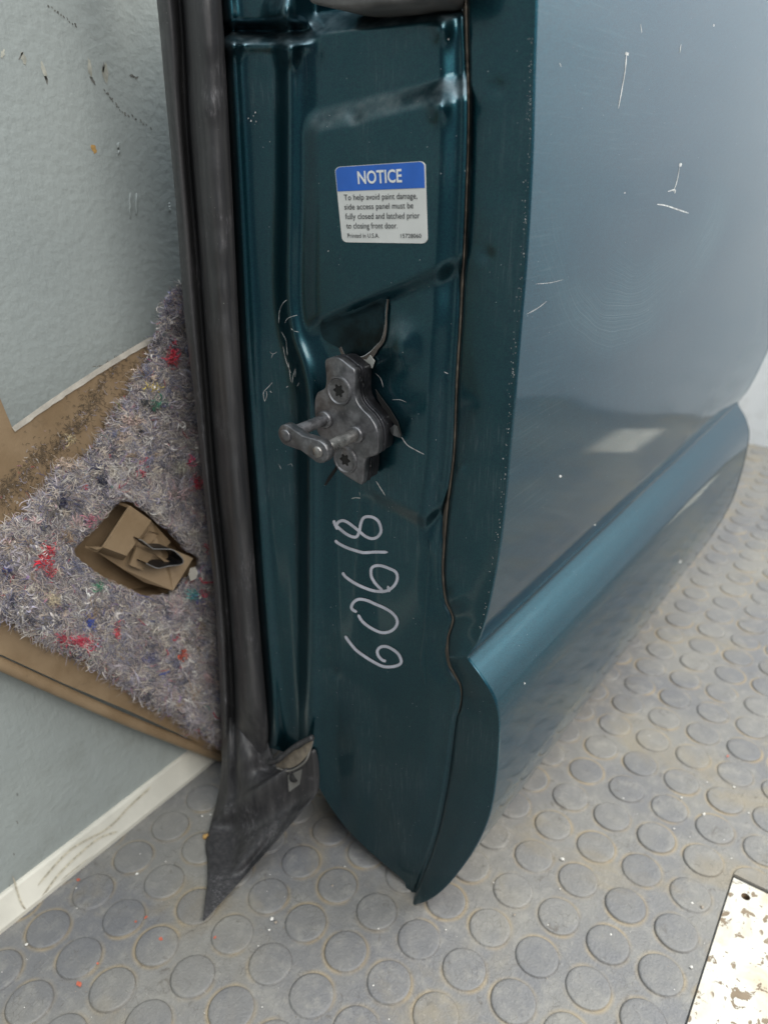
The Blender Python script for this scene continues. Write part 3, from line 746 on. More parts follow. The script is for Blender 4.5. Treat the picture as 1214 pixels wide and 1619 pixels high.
# ---------------------------------------------------------------- torn sheet, striker
M_shim = steel('black_shim_steel', (.035, .035, .04), .5, .1)
def striker():
    Z = 3.5706; o0 = np.array([400, 450])
    def z(p): return (o0[0]+p[0]/Z, o0[1]+p[1]/Z)
    def pl(pts, h): return [P(*z(p), 1, YJ-h) for p in pts]
    out = [(406, 432), (430, 414), (480, 412), (545, 462), (568, 480), (574, 520), (572, 600), (582, 655), (610, 700), (655, 745), (690, 800), (704, 860), (704, 930), (692, 962), (660, 975), (636, 985), (625, 1012), (622, 1075), (614, 1122), (596, 1126), (500, 1066), (476, 1036), (466, 985), (462, 930), (420, 905), (372, 850), (352, 800), (346, 700), (350, 640), (364, 608), (392, 594), (408, 574), (412, 520)]
    sp = catmull(out, 3, True)
    hf = .36
    base = np.array(pl(sp, hf))
    v, f = bevelled(base, (0, .12, 0), .022, .02)
    st = mesh('striker', v, f, M_striker, door, label='worn black steel door striker with looped pin')
    c = base.mean(0)
    for k, (h0, th, g) in enumerate(((.128, .05, .985), (.18, .05, .995), (.232, .18, .97))):
        q = c+(base-c)*g; q[:, 1] = YJ-hf+h0
        v, f = bevelled(q, (0, th, 0), .012, .02)
        mesh('shim_plate', v, f, M_shim, st)
    # screws
    for (cx, cy, r) in ((488, 598, .20), (523, 988, .20)):
        p0 = P(*z((cx, cy)), 1, YJ-hf)
        prof_ = [(r*1.10, .002), (r*1.06, -.03), (r*.96, -.035), (r*.88, -.018), (r*.56, -.016)]
        n = 36; v = []; f = []
        for a, b in prof_:
            for k in range(n):
                g = 2*math.pi*k/n; v.append(p0+np.array([a*math.cos(g), b, a*math.sin(g)]))
        # torx recess
        for dep in (-.016, -.003):
            for k in range(n):
                g = 2*math.pi*k/n; rr = r*(.42+.09*math.cos(6*g)); v.append(p0+np.array([rr*math.cos(g), dep, rr*math.sin(g)]))
        m = len(prof_)+2
        for a in range(m-2):
            for k in range(n): f.append((a*n+k, a*n+(k+1) % n, (a+1)*n+(k+1) % n, (a+1)*n+k))
        sc_ = mesh('screw', v, f, M_striker, st, smooth=False)
        mesh('torx_recess', v[(m-2)*n:], [(k, (k+1) % n, n+(k+1) % n, n+k) for k in range(n)]+[tuple(range(n, 2*n))], M_dark, sc_, smooth=False)
    # two pins and the link that joins their ends
    yb = YJ-hf
    A0 = P(*z((410, 760)), 1, yb); B0 = P(*z((585, 845)), 1, yb)
    A1 = P(*z((190, 852)), 1, yb)
    L = 0
    for yy in np.linspace(yb, yb-3, 400):   # pin length: where the pin's axis meets the traced end
        d = np.array([A0[0], yy, A0[2]])-CAM; q = CX+FPX*(d @ rt)/(d @ fw)
        if q < z((205, 0))[0]: break
        L = yb-yy
    for p0, nm in ((A0, 0), (B0, 1)):
        path = [p0+np.array([0, y, 0]) for y in np.linspace(0, -L+.05, 6)]
        mesh('pin', *tube(path, .088, 20), M_pin if nm else M_striker, st)
        mesh('pin_collar', *tube([p0+np.array([0, .01, 0]), p0+np.array([0, -.055, 0]), p0+np.array([0, -.07, 0])], [.135, .135, .115], 22), M_striker, st)
    ye = yb-L
    # link bar: stadium-like bar with chamfered ends, in the plane of the pin ends
    a = np.array([A0[0], ye, A0[2]]); b = np.array([B0[0], ye, B0[2]])
    ax = (b-a)/np.linalg.norm(b-a); pr = np.array([-ax[2], 0, ax[0]])
    if pr[2] < 0: pr = -pr
    R1, R2 = .155, .168
    o = []
    for k in range(13):
        g = math.pi/2+math.pi*k/12; o.append(a+R1*(math.cos(g)*ax+math.sin(g)*pr))
    o += [a*.5+b*.5-pr*.118]
    for k in range(13):
        g = -math.pi/2+math.pi*k/12; o.append(b+R2*(math.cos(g)*ax+math.sin(g)*pr))
    o += [a*.5+b*.5+pr*.118]
    v, f = bevelled(np.array(o)+np.array([0, -.07, 0]), (0, .14, 0), .022, .02)
    lk = mesh('link_bar', v, f, M_striker, st)
    for p0, m, r in ((a, M_striker, .095), (b, M_pin, .085)):
        e = np.array([0, -1.0, 0])
        mesh('rivet', *tube([p0+e*.06, p0+e*.09, p0+e*.105, p0+e*.11], [r, r*.97, r*.8, r*.3], 20), m, lk)
striker()
def tears():
    Z = 3.5706
    def z(p): return (400+p[0]/Z, 450+p[1]/Z)
    # tongue of the upper sheet, folded over the striker, with a bare broken edge
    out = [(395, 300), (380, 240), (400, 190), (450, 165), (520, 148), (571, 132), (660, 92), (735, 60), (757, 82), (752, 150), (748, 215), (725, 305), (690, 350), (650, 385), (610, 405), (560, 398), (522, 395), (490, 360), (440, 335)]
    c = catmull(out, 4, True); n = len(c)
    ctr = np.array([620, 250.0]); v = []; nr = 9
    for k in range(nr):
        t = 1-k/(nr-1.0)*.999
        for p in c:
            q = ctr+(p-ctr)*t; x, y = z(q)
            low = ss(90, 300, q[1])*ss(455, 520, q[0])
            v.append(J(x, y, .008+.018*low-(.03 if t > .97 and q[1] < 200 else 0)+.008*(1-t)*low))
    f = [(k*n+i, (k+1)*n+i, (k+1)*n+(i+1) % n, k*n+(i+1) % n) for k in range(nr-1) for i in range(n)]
    fl = mesh('torn_flap', v, f, simple('shaded_scuffed_paint', (.010, .028, .036), .36, .75, .6, 60, .25), door, label='dark torn tongue of sheet metal above the striker')  # darkened jamb paint: shade on the tongue is put into its colour
    e = catmull([(757, 82), (750, 150), (746, 215), (727, 305), (690, 350), (652, 388), (612, 408), (560, 400), (522, 398), (497, 352)], 6)
    mb = MB()
    wid = np.interp(np.arange(len(e)), [0, 10, 18, 24, 30, 40, len(e)-1], [4, 3, 7, 9, 14, 10, 5])
    path = np.array([z(p) for p in e]); l, r = ribbon2d(path, 2.0, False); m = len(path)
    a = [J(*p, .032) for p in path]; b = [J(*(p+(l[i]-p)*wid[i]*.16), .012) for i, p in enumerate(path)]; b2 = [J(*(p+(r[i]-p)*wid[i]*.7), .036) for i, p in enumerate(path)]
    mb.add(a+b, [(i, i+1, m+i+1, m+i) for i in range(m-1)]); mb.build('torn_edge', M_scratch, fl, smooth=False)
    hl = MB(); hl.add(a+b2, [(i, i+1, m+i+1, m+i) for i in range(m-1)]); hl.build('torn_primer', simple('brown_primer', (.10, .085, .075), .6, 0, .4, 120), fl, smooth=False)
    def flat(name, pts, mat, lift, thick=.012):
        q = [J(*z(p), lift) for p in pts]; v, f = prism(q, (0, thick, 0)); return mesh(name, v, f, mat, door, smooth=False)
    flat('peeled_paint', [(600, 420), (640, 425), (660, 398), (686, 432), (672, 472), (640, 470), (628, 450)], M_fleck if False else simple('pale_filler', (.42, .42, .40), .6), .05)
    flat('brown_patch', [(530, 405), (560, 400), (598, 420), (600, 446), (566, 436)], simple('rust_brown', (.16, .09, .05), .8), .04)
    # the split sheet at the right and below: dark gaps and bright lips
    flat('tear_gap', [(690, 590), (722, 636), (770, 700), (815, 775), (838, 855), (824, 848), (797, 790), (747, 718), (702, 645)], M_dark, .03)
    flat('tear_gap', [(402, 1132), (425, 1085), (468, 1025), (470, 1050), (440, 1095), (412, 1135)], M_dark, .015)
    flat('tear_gap', [(640, 480), (662, 545), (658, 575), (640, 540)], M_dark, .02)
    q = [J(*z(p), l) for p, l in (((760, 822), .05), ((798, 790), .22), ((815, 800), .2), ((838, 868), .06), ((820, 862), .05), ((790, 850), .10))]
    mesh('bent_lip', q, [(0, 1, 5), (1, 2, 4, 5), (2, 3, 4)], simple('lip_grey', (.25, .26, .27), .5, .3), door, smooth=False)
    mb = MB()
    for pts, wd in [([(838, 860), (870, 905), (920, 935), (965, 958)], 1.8), ([(655, 480), (660, 545), (640, 520)], 1.4), ([(695, 1110), (720, 1150), (745, 1190)], 1.8), ([(555, 1208), (580, 1203), (606, 1206)], 1.6), ([(600, 1170), (604, 1190)], 1.2), ([(402, 1133), (410, 1128)], 2.2), ([(785, 650), (830, 650), (866, 665)], .9), ([(1078, 492), (1100, 503)], 2.0),
                    ([(146, 218), (150, 150), (170, 105), (192, 86)], 1.3), ([(180, 215), (200, 188), (250, 172)], 1.2), ([(160, 265), (185, 310), (190, 350), (195, 400)], 1.0), ([(170, 350), (188, 430), (214, 498)], 1.1), ([(200, 440), (208, 500), (214, 548)], .9), ([(222, 555), (228, 510), (240, 475), (238, 520)], 1.0), ([(95, 378), (112, 392), (136, 380)], .9), ([(112, 392), (105, 415)], .8),
                    ([(66, 660), (60, 610), (85, 580), (110, 552)], 1.1), ([(66, 660), (78, 630), (76, 600)], 1.2), ([(96, 600), (106, 610)], 1.5), ([(145, 1012), (160, 1042)], .9), ([(195, 1020), (215, 1012), (224, 1028)], .7), ([(215, 245), (225, 258)], 1.2), ([(188, 580), (200, 572)], 1.4), ([(250, 575), (262, 550)], 1.0), ([(230, 262), (262, 268)], .7), ([(690, 500), (720, 530), (735, 580)], 1.0), ([(700, 610), (740, 660)], .8)]:
        c = catmull([z(p) for p in pts], 5); l, r = ribbon2d(c, wd*.8); a = [J(*p, .005) for p in l]; b = [J(*p, .005) for p in r]; m = len(a)
        mb.add(a+b, [(i, i+1, m+i+1, m+i) for i in range(m-1)])
    for x, y, rx in ((404, 178, 3), (401, 183, 2), (397, 191, 3), (393, 187, 2), (405, 192, 2.5), (427, 224, 1.5), (709, 62, 2.5), (735, 270, 2), (548, 124, 1.5), (519, 397, 2), (660, 160, 1.2)):
        mb.add(blob(x, y, rx*.4, rx*.6, .3, lambda a, b: J(a, b, .014), 8), [tuple(range(8))])
    for _ in range(150):                    # chips along the hem
        y = random.uniform(60, 1000); x = float(edge(y))-abs(random.gauss(0, 3.5))-2.5
        mb.add(blob(x, y, random.uniform(.3, .8), random.uniform(.4, 1.3), .1, lambda a, b: P(a, b, 1, YJ-Hf(a, b)-.005), 6), [tuple(range(6))])
    mb.build('scratch_marks', M_scratch, door, kind='stuff', smooth=False)
    # runs in the paint (dark)
    run = catmull([(676, 855), (678, 900), (675, 950), (672, 1000), (668, 1040), (672, 1082)], 8)
    wd = np.interp(np.arange(len(run)), [0, 12, 30, 34, len(run)-1], [2, 6, 6, 9, 3])
    mb = MB(); m = len(run)
    l, r = ribbon2d(run, 2, False); a = [J(*(p+(l[i]-p)*wd[i]*.5), .004) for i, p in enumerate(run)]; b = [J(*(p+(r[i]-p)*wd[i]*.5), .004) for i, p in enumerate(run)]; cc = [J(*p, .018) for p in run]
    mb.add(a+cc+b, [(i, i+1, m+i+1, m+i) for i in range(m-1)]+[(m+i, m+i+1, 2*m+i+1, 2*m+i) for i in range(m-1)])
    mb.build('paint_run', M_jamb, door)
tears()
def skin_marks():
    mb = MB()
    for pts, wd in [([(990, 83), (988, 110), (983, 140), (977, 172)], 2.2), ([(1074, 262), (1070, 285), (1064, 303)], 1.6), ([(1038, 323), (1052, 325), (1070, 331), (1088, 337)], 3.4), ([(1076, 70), (1074, 84)], 2), ([(846, 449), (870, 447), (890, 442)], 1.2), ([(832, 497), (850, 487), (864, 476)], 1.2), ([(1012, 38), (1014, 52)], 1.5), ([(884, 99), (887, 106)], 1.5), ([(1055, 303), (1066, 300), (1066, 306)], 3)]:
        c = catmull(pts, 5); l, r = ribbon2d(c, wd*.62); a = [K(*p) for p in l]; b = [K(*p) for p in r]; m = len(a)
        mb.add(a+b, [(i, i+1, m+i+1, m+i) for i in range(m-1)])
    for x, y, rx, ry in ((991, 85, 4, 3), (1075, 260, 3, 3), (886, 753, 3, 2), (1128, 40, 1.5, 2), (987, 305, 1.5, 1.5), (940, 830, 2, 1.5), (1075, 888, 3, 3), (828, 1081, 3, 2)):
        mb.add(blob(x, y, rx*.8, ry, .3, lambda a, b: K(a, b), 8), [tuple(range(8))])
    mb.build('scratch_marks', M_scratch, skin_o, kind='stuff', smooth=False)
skin_marks()
def bumper():
    # grey plastic catch at the top, cut by the frame
    q = catmull([(478, -60), (484, -4), (505, 8), (545, 13), (600, 9), (650, 1), (672, -14), (680, -60), (640, -120), (520, -120)], 4, True)
    v, f = bevelled([P(a, b, 1, YJ-.55) for a, b in q], (0, .9, 0), .06, .05)
    mesh('latch_cover', v, f, M_grey, door, label='grey plastic latch cover at the top of the jamb')
bumper()

# ================================================================== TRIM PANEL with shoddy insulation
XP = -11.2
trim = empty('trim_panel', (XP, 8.9, 0), 'tan plastic trim panel with multicoloured fibre insulation, leaning between wall and door', 'trim panel')
def TP(px, py, lift=0.0): return P(px, py, 0, XP+lift)
sheet = [(-260, 330), (-110, 350), (0, 628), (22, 681), (75, 643), (130, 606), (190, 568), (250, 533), (300, 508), (400, 470), (420, 800), (415, 1140), (352, 1196), (300, 1168), (200, 1122), (100, 1080), (0, 1034), (-90, 996), (-260, 920)]
PAD = np.array([(293, 455), (281, 472), (268, 488), (256, 506), (248, 535), (236, 570), (215, 608), (192, 655), (165, 695), (138, 728), (100, 748), (62, 790), (10, 838), (-60, 880), (-60, 955), (0, 966), (42, 986), (70, 1008), (105, 1028), (165, 1055), (205, 1082), (232, 1108), (275, 1122), (320, 1160), (348, 1172), (430, 1150), (430, 460)], float)
HOLE = np.array([(197, 788), (172, 812), (156, 834), (136, 849), (114, 874), (140, 896), (165, 912), (205, 930), (228, 942), (262, 938), (300, 905), (318, 885), (290, 868), (262, 838), (232, 812)], float)
def panel():
    import bmesh
    bm = bmesh.new(); edges = []
    def loop(pts):
        vs_ = [bm.verts.new((np.array(p)-origin(trim))*U) for p in pts]
        for i in range(len(vs_)): edges.append(bm.edges.new((vs_[i], vs_[(i+1) % len(vs_)])))
        return vs_
    o_ = loop([TP(*p) for p in sheet]); i_ = loop([TP(*p) for p in HOLE])
    bmesh.ops.triangle_fill(bm, edges=edges, use_beauty=True)
    def wallof(vs_, dx):
        low_ = [bm.verts.new(v.co+Vector((dx*U, 0, 0))) for v in vs_]
        for i in range(len(vs_)): bm.faces.new((vs_[i], vs_[(i+1) % len(vs_)], low_[(i+1) % len(vs_)], low_[i]))
        return low_
    wallof(o_, -.09); bm.faces.new(wallof(i_, -.46))
    me = bpy.data.meshes.new('panel'); bmesh.ops.recalc_face_normals(bm, faces=bm.faces); bm.to_mesh(me); bm.free(); me.materials.append(M_tan)
    o = bpy.data.objects.new('panel', me); COL.objects.link(o); o.parent = trim
    # rolled lower rim
    low = catmull([(-260, 934), (-90, 1012), (0, 1051), (100, 1096), (200, 1140), (300, 1180), (350, 1199)], 8)
    pth = [TP(a, b-2, -.035) for a, b in low]
    for p in pth: p[2] = max(p[2], .13)
    mesh('lower_rim', *tube(pth, .115, 14), M_tan, trim)
    # pale cut edge along the notch
    ed = catmull([(22, 679), (75, 641), (130, 604), (190, 566), (250, 531), (275, 518)], 8); l, r = ribbon2d(ed, 9, False)
    l = l+rng.normal(0, .5, l.shape); n = len(ed)
    a = [TP(*p, .03) for p in l]; b = [TP(*p, .045) for p in r]; c = [TP(*p, -.05) for p in l]
    mesh('cut_edge', a+b+c, [(i, i+1, n+i+1, n+i) for i in range(n-1)]+[(i, 2*n+i, 2*n+i+1, i+1) for i in range(n-1)], M_cutedge, trim, smooth=False)
panel()
def nz(x, y, s, o=0): return mnoise.noise(Vector((x*s, y*s, o)))
def palette(n):
    base = np.array([(.30, .28, .33), (.42, .39, .42), (.60, .56, .54), (.70, .67, .64), (.22, .21, .28), (.09, .09, .15), (.38, .36, .45), (.55, .46, .40), (.46, .33, .36), (.50, .06, .09), (.10, .12, .32), (.12, .22, .20), (.62, .50, .40), (.035, .035, .045), (.45, .22, .30), (.30, .19, .40)])
    pw = np.array([15, 20, 15, 12, 10, 4.5, 14, 6, 4, 1.6, 2.2, 1.0, 4, 3, 2, 1.5]); pw /= pw.sum()
    return base[rng.choice(len(base), n, p=pw)]
def clumped(px, py, w):                     # fibre colours that stay together in wisps
    n = len(px); soft = np.array([(.20, .20, .25), (.46, .42, .42), (.70, .64, .56), (.34, .34, .42), (.64, .56, .48), (.13, .13, .17), (.50, .40, .38), (.31, .28, .28), (.66, .62, .58)])
    k = np.array([nz(a, b, .035, 31)*.7+nz(a, b, .09, 37)*.6 for a, b in zip(px, py)])
    i = np.clip(((k+.55)/1.1*len(soft)+rng.normal(0, .5, n)).astype(int), 0, len(soft)-1)
    return np.where((rng.uniform(0, 1, n) < w)[:, None], soft[i]*rng.uniform(.5, 1.25, (n, 1)), palette(n))
def padh(px, py):                           # loft of the pad above the board
    return .46+.10*nz(px, py, .012)+.07*nz(px, py, .035, 3)+.05*nz(px, py, .09, 7)
def edge_dist(px, py, poly):
    d = np.full(np.shape(px), 1e9)
    for i in range(len(poly)):
        a = poly[i]; b = poly[(i+1) % len(poly)]; ab = b-a
        t = np.clip(((px-a[0])*ab[0]+(py-a[1])*ab[1])/(ab @ ab), 0, 1); d = np.minimum(d, np.hypot(px-a[0]-t*ab[0], py-a[1]-t*ab[1]))
    return d
def pad():
    # lofted base sheet
    step = 5.0; xs = np.arange(-60, 431, step); ys = np.arange(455, 1180, step)
    gx, gy = np.meshgrid(xs, ys)
    ins = inside(PAD, gx, gy) & ~inside(HOLE, gx, gy)
    de = np.minimum(edge_dist(gx, gy, PAD), edge_dist(gx, gy, HOLE))
    hh = np.array([[padh(a, b) for a, b in zip(r1, r2)] for r1, r2 in zip(gx, gy)])
    h = np.where(ins, hh*np.clip(.25+de/14, 0, 1)+.0, .0)
    jx = gx+rng.uniform(-1.5, 1.5, gx.shape); jy = gy+rng.uniform(-1.5, 1.5, gx.shape)
    v = P(jx, jy, 0, XP+h).reshape(-1, 3)
    F = gridfaces(len(ys), len(xs)); keep = ins.ravel()[F].all(1)
    col = np.concatenate([palette(len(v))*.55, np.ones((len(v), 1))], 1)
    g = np.array([nz(a, b, .03, 11) for a, b in zip(gx.ravel(), gy.ravel())]); col[:, :3] *= (1+.5*g)[:, None]
    p = mesh('insulation_pad', v, F[keep][:, ::-1].copy(), M_fibre, trim, colors=col, label='pad of felted multicoloured recycled fibre')
    # fibres
    def strands(n, px, py, colr, length, width, loft, curl, seg=5, on_board=False, ang0=None):
        ang = np.array([math.pi*2*nz(a, b, .018, 21)+.6 for a, b in zip(px, py)])+rng.normal(0, .9, n)
        if ang0 is not None: ang = ang0+rng.normal(0, .22, n)
        t = np.linspace(0, 1, seg+1); ln = length*rng.uniform(.4, 1.3, n)
        cv = rng.normal(0, curl, n)
        X = np.zeros((n, seg+1)); Y = np.zeros((n, seg+1)); a = ang.copy(); x = px.copy(); y = py.copy()
        for k in range(seg+1):
            X[:, k] = x; Y[:, k] = y; x = x+np.cos(a)*ln/seg; y = y+np.sin(a)*ln/seg; a = a+cv/seg+rng.normal(0, .25, n)
        d0 = np.minimum(edge_dist(px, py, PAD), edge_dist(px, py, HOLE))
        h0 = np.array([padh(a_, b_) for a_, b_ in zip(px, py)])*np.clip(.2+d0/14, 0, 1)
        Hh = h0[:, None]+.015+loft*rng.uniform(.0, 1, n)[:, None]*np.sin(math.pi*(t*.85+.08))[None]
        q = P(X, Y, 0, XP+Hh)
        tang = np.gradient(q, axis=1); tang /= np.linalg.norm(tang, axis=2)[..., None]+1e-9
        rv = rng.normal(size=(n, 1, 3)); rv[..., 0] *= .3
        side = np.cross(tang, np.array([1.0, 0, 0])+.5*rv); side /= np.linalg.norm(side, axis=2)[..., None]+1e-9
        wd = (width*rng.uniform(.5, 1.4, n))[:, None, None]*np.clip(np.minimum(t, 1-t)*4+.35, 0, 1)[None, :, None]
        V = np.stack([q+side*wd, q-side*wd], 2).reshape(-1, 3)
        base = (np.arange(n)*(2*(seg+1)))[:, None]+(np.arange(seg)*2)[None]
        base = base.ravel(); Fq = np.stack([base, base+1, base+3, base+2], 1)
        C = np.repeat(np.concatenate([colr, np.ones((n, 1))], 1), 2*(seg+1), 0)
        ok = ~(inside(HOLE, X[:, -1], Y[:, -1]) | inside(HOLE, X[:, seg//2], Y[:, seg//2]) | inside(HOLE, X[:, 0], Y[:, 0]))
        if on_board: ok &= inside(np.array(sheet), X[:, -1], Y[:, -1]-8) & inside(np.array(sheet), px, py-8)
        Fq = Fq[np.repeat(ok, seg)]
        return V, Fq, C
    def sample(n, poly=PAD, near=None):
        out = []
        while len(out) < n:
            x = rng.uniform(-50, 425, n*2); y = rng.uniform(455, 1178, n*2)
            k = inside(poly, x, y) & ~inside(HOLE, x, y) & (x < sealR(y)+6)
            out += list(zip(x[k], y[k]))
        a = np.array(out[:n]); return a[:, 0].copy(), a[:, 1].copy()
    parts = []
    n = 70000; px, py = sample(n); c = clumped(px, py, .66)
    parts.append(strands(n, px, py, c, 25, .0034, .045, 1.5))
    n = 2600; px, py = sample(n); c = clumped(px, py, .3)*1.1
    parts.append(strands(n, px, py, np.clip(c, 0, .8), 18, .0075, .07, 4.5, seg=8))
    # fuzzy border: strands near the outline and the hole
    for poly, k in ((PAD, 3200), (HOLE, 900)):
        seg_i = rng.integers(0, len(poly), k*2); t = rng.uniform(0, 1, k*2)
        q = poly[seg_i]*(1-t)[:, None]+poly[(seg_i+1) % len(poly)]*t[:, None]+rng.normal(0, 3.5, (k*2, 2))
        ok = ~inside(HOLE*.96+HOLE.mean(0)*.04, q[:, 0], q[:, 1]); q = q[ok][:k]; k = len(q)
        parts.append(strands(k, q[:, 0].copy(), q[:, 1].copy(), np.clip(palette(k)*(1.15 if poly is PAD else .7), 0, .85), 15, .006, .15, 2.4))
    # clumps of wound yarn
    tufts = [(75, 880, 12, 16, (.62, .035, .06), 260), (82, 905, 5, 14, (.55, .03, .06), 90), (273, 555, 5, 15, (.62, .03, .07), 150), (272, 568, 5, 8, (.6, .03, .06), 70), (128, 1016, 22, 8, (.58, .05, .10), 260), (100, 1012, 9, 5, (.5, .04, .08), 80), (241, 613, 8, 5, (.62, .48, .06), 80), (234, 640, 8, 7, (.02, .025, .03), 90), (250, 640, 10, 10, (.05, .20, .13), 60), (193, 645, 6, 6, (.22, .21, .08), 60), (310, 764, 8, 8, (.55, .03, .07), 110), (300, 730, 4, 8, (.5, .05, .12), 50),
             (166, 760, 8, 7, (.03, .035, .07), 110), (102, 793, 9, 9, (.035, .035, .08), 90), (309, 940, 9, 7, (.05, .35, .36), 120), (316, 950, 6, 8, (.12, .08, .38), 90), (322, 935, 5, 5, (.6, .03, .10), 50), (237, 1040, 9, 13, (.13, .13, .24), 160), (143, 985, 5, 12, (.06, .10, .42), 80), (186, 998, 5, 10, (.62, .10, .12), 60), (85, 945, 10, 10, (.58, .50, .36), 150), (112, 735, 16, 7, (.66, .52, .42), 160), (190, 690, 14, 7, (.66, .53, .45), 150), (62, 870, 10, 8, (.75, .70, .66), 120), (224, 742, 5, 12, (.50, .05, .09), 60), (145, 820, 8, 8, (.60, .20, .28), 80), (288, 1035, 5, 12, (.62, .10, .05), 50), (160, 925, 8, 8, (.06, .28, .16), 60), (245, 560, 7, 5, (.25, .28, .45), 70), (277, 480, 10, 10, (.32, .32, .55), 120), (286, 470, 4, 4, (.55, .06, .08), 40), (210, 665, 14, 6, (.66, .50, .44), 120), (110, 695, 6, 4, (.55, .45, .25), 30), (10, 900, 7, 14, (.07, .08, .3), 80), (24, 950, 8, 10, (.05, .05, .1), 70), (286, 740, 8, 10, (.42, .40, .34), 110), (130, 1025, 6, 4, (.75, .7, .65), 50), (5, 965, 6, 4, (.6, .08, .1), 40)]
    for cx, cy, rx, ry, cc, k in tufts:
        k = max(8, k//5); th = rng.uniform(0, 6.3)
        px = cx+rng.normal(0, rx*.42, k); py = cy+rng.normal(0, ry*.42, k)
        c = np.clip(np.array(cc)[None]*rng.uniform(.55, 1.2, (k, 1)), 0, .9)
        parts.append(strands(k, px, py, c, .8*(rx+ry), .013, .10, 9.0, seg=14))
        kk = k*3; px = cx+rng.normal(0, rx*.6, kk); py = cy+rng.normal(0, ry*.6, kk)
        parts.append(strands(kk, px, py, np.clip(np.array(cc)[None]*rng.uniform(.7, 1.4, (kk, 1))+.04, 0, .9), 13, .005, .14, 3.0))
    wads = np.array([(.72, .66, .58), (.68, .60, .52), (.74, .71, .68), (.10, .10, .13), (.16, .17, .26), (.30, .30, .40), (.60, .42, .42), (.40, .30, .22), (.22, .20, .19), (.55, .50, .54)])
    for _ in range(330):                    # matted wads of one fibre, combed the same way
        cx, cy = [float(q[0]) for q in sample(1)]; cc = wads[rng.integers(0, len(wads))]; k = int(rng.integers(14, 40)); th = rng.uniform(0, 6.3); sp = rng.uniform(2.0, 5.5)
        parts.append(strands(k, cx+rng.normal(0, sp, k), cy+rng.normal(0, sp, k), np.clip(cc[None]*rng.uniform(.6, 1.15, (k, 1)), 0, .8), rng.uniform(14, 26), .0052, .10, rng.normal(0, 1.5)+.01 if False else 1.6, seg=6, ang0=th))
    for _ in range(170):                    # odd snips of yarn and rag
        cx, cy = [float(q[0]) for q in sample(1)]; cc = palette(1)[0]*rng.uniform(.8, 1.2); k = int(rng.integers(2, 7))
        parts.append(strands(k, cx+rng.normal(0, 3, k), cy+rng.normal(0, 3, k), np.clip(np.repeat(cc[None], k, 0)*rng.uniform(.7, 1.2, (k, 1)), 0, .85), 20, rng.uniform(.008, .018), .12, 4.5, seg=9))
    # stray hairs left on the bare board
    n = 1500; t = rng.uniform(0, 1, n); b = np.stack([np.interp(t, [0, .3, .6, 1], [20, 90, 160, 245]), np.interp(t, [0, .3, .6, 1], [815, 755, 685, 545])], 1)+rng.normal(0, 8, (n, 2))-np.abs(rng.normal(0, 1, (n, 1)))*np.array([9, 11])
    cb = np.where((rng.uniform(0, 1, n) < .9)[:, None], np.array([.10, .075, .05])*rng.uniform(.6, 1.6, (n, 1)), palette(n))
    V, Fq, C = strands(n, b[:, 0], b[:, 1], cb, 9, .0035, .03, 3.0, on_board=True)
    V[:, 0] = XP+.012+(V[:, 0]-V[:, 0].min())*.04
    parts.append((V, Fq, C))
    off = 0; VV = []; FF = []; CC = []
    for V, Fq, C in parts: VV.append(V); FF.append(Fq+off); CC.append(C*np.array([1.0, .985, .98, 1])); off += len(V)
    mesh('loose_fibres', np.vstack(VV), np.vstack(FF), M_fibre, p, smooth=False, kind='stuff', colors=np.vstack(CC))
pad()
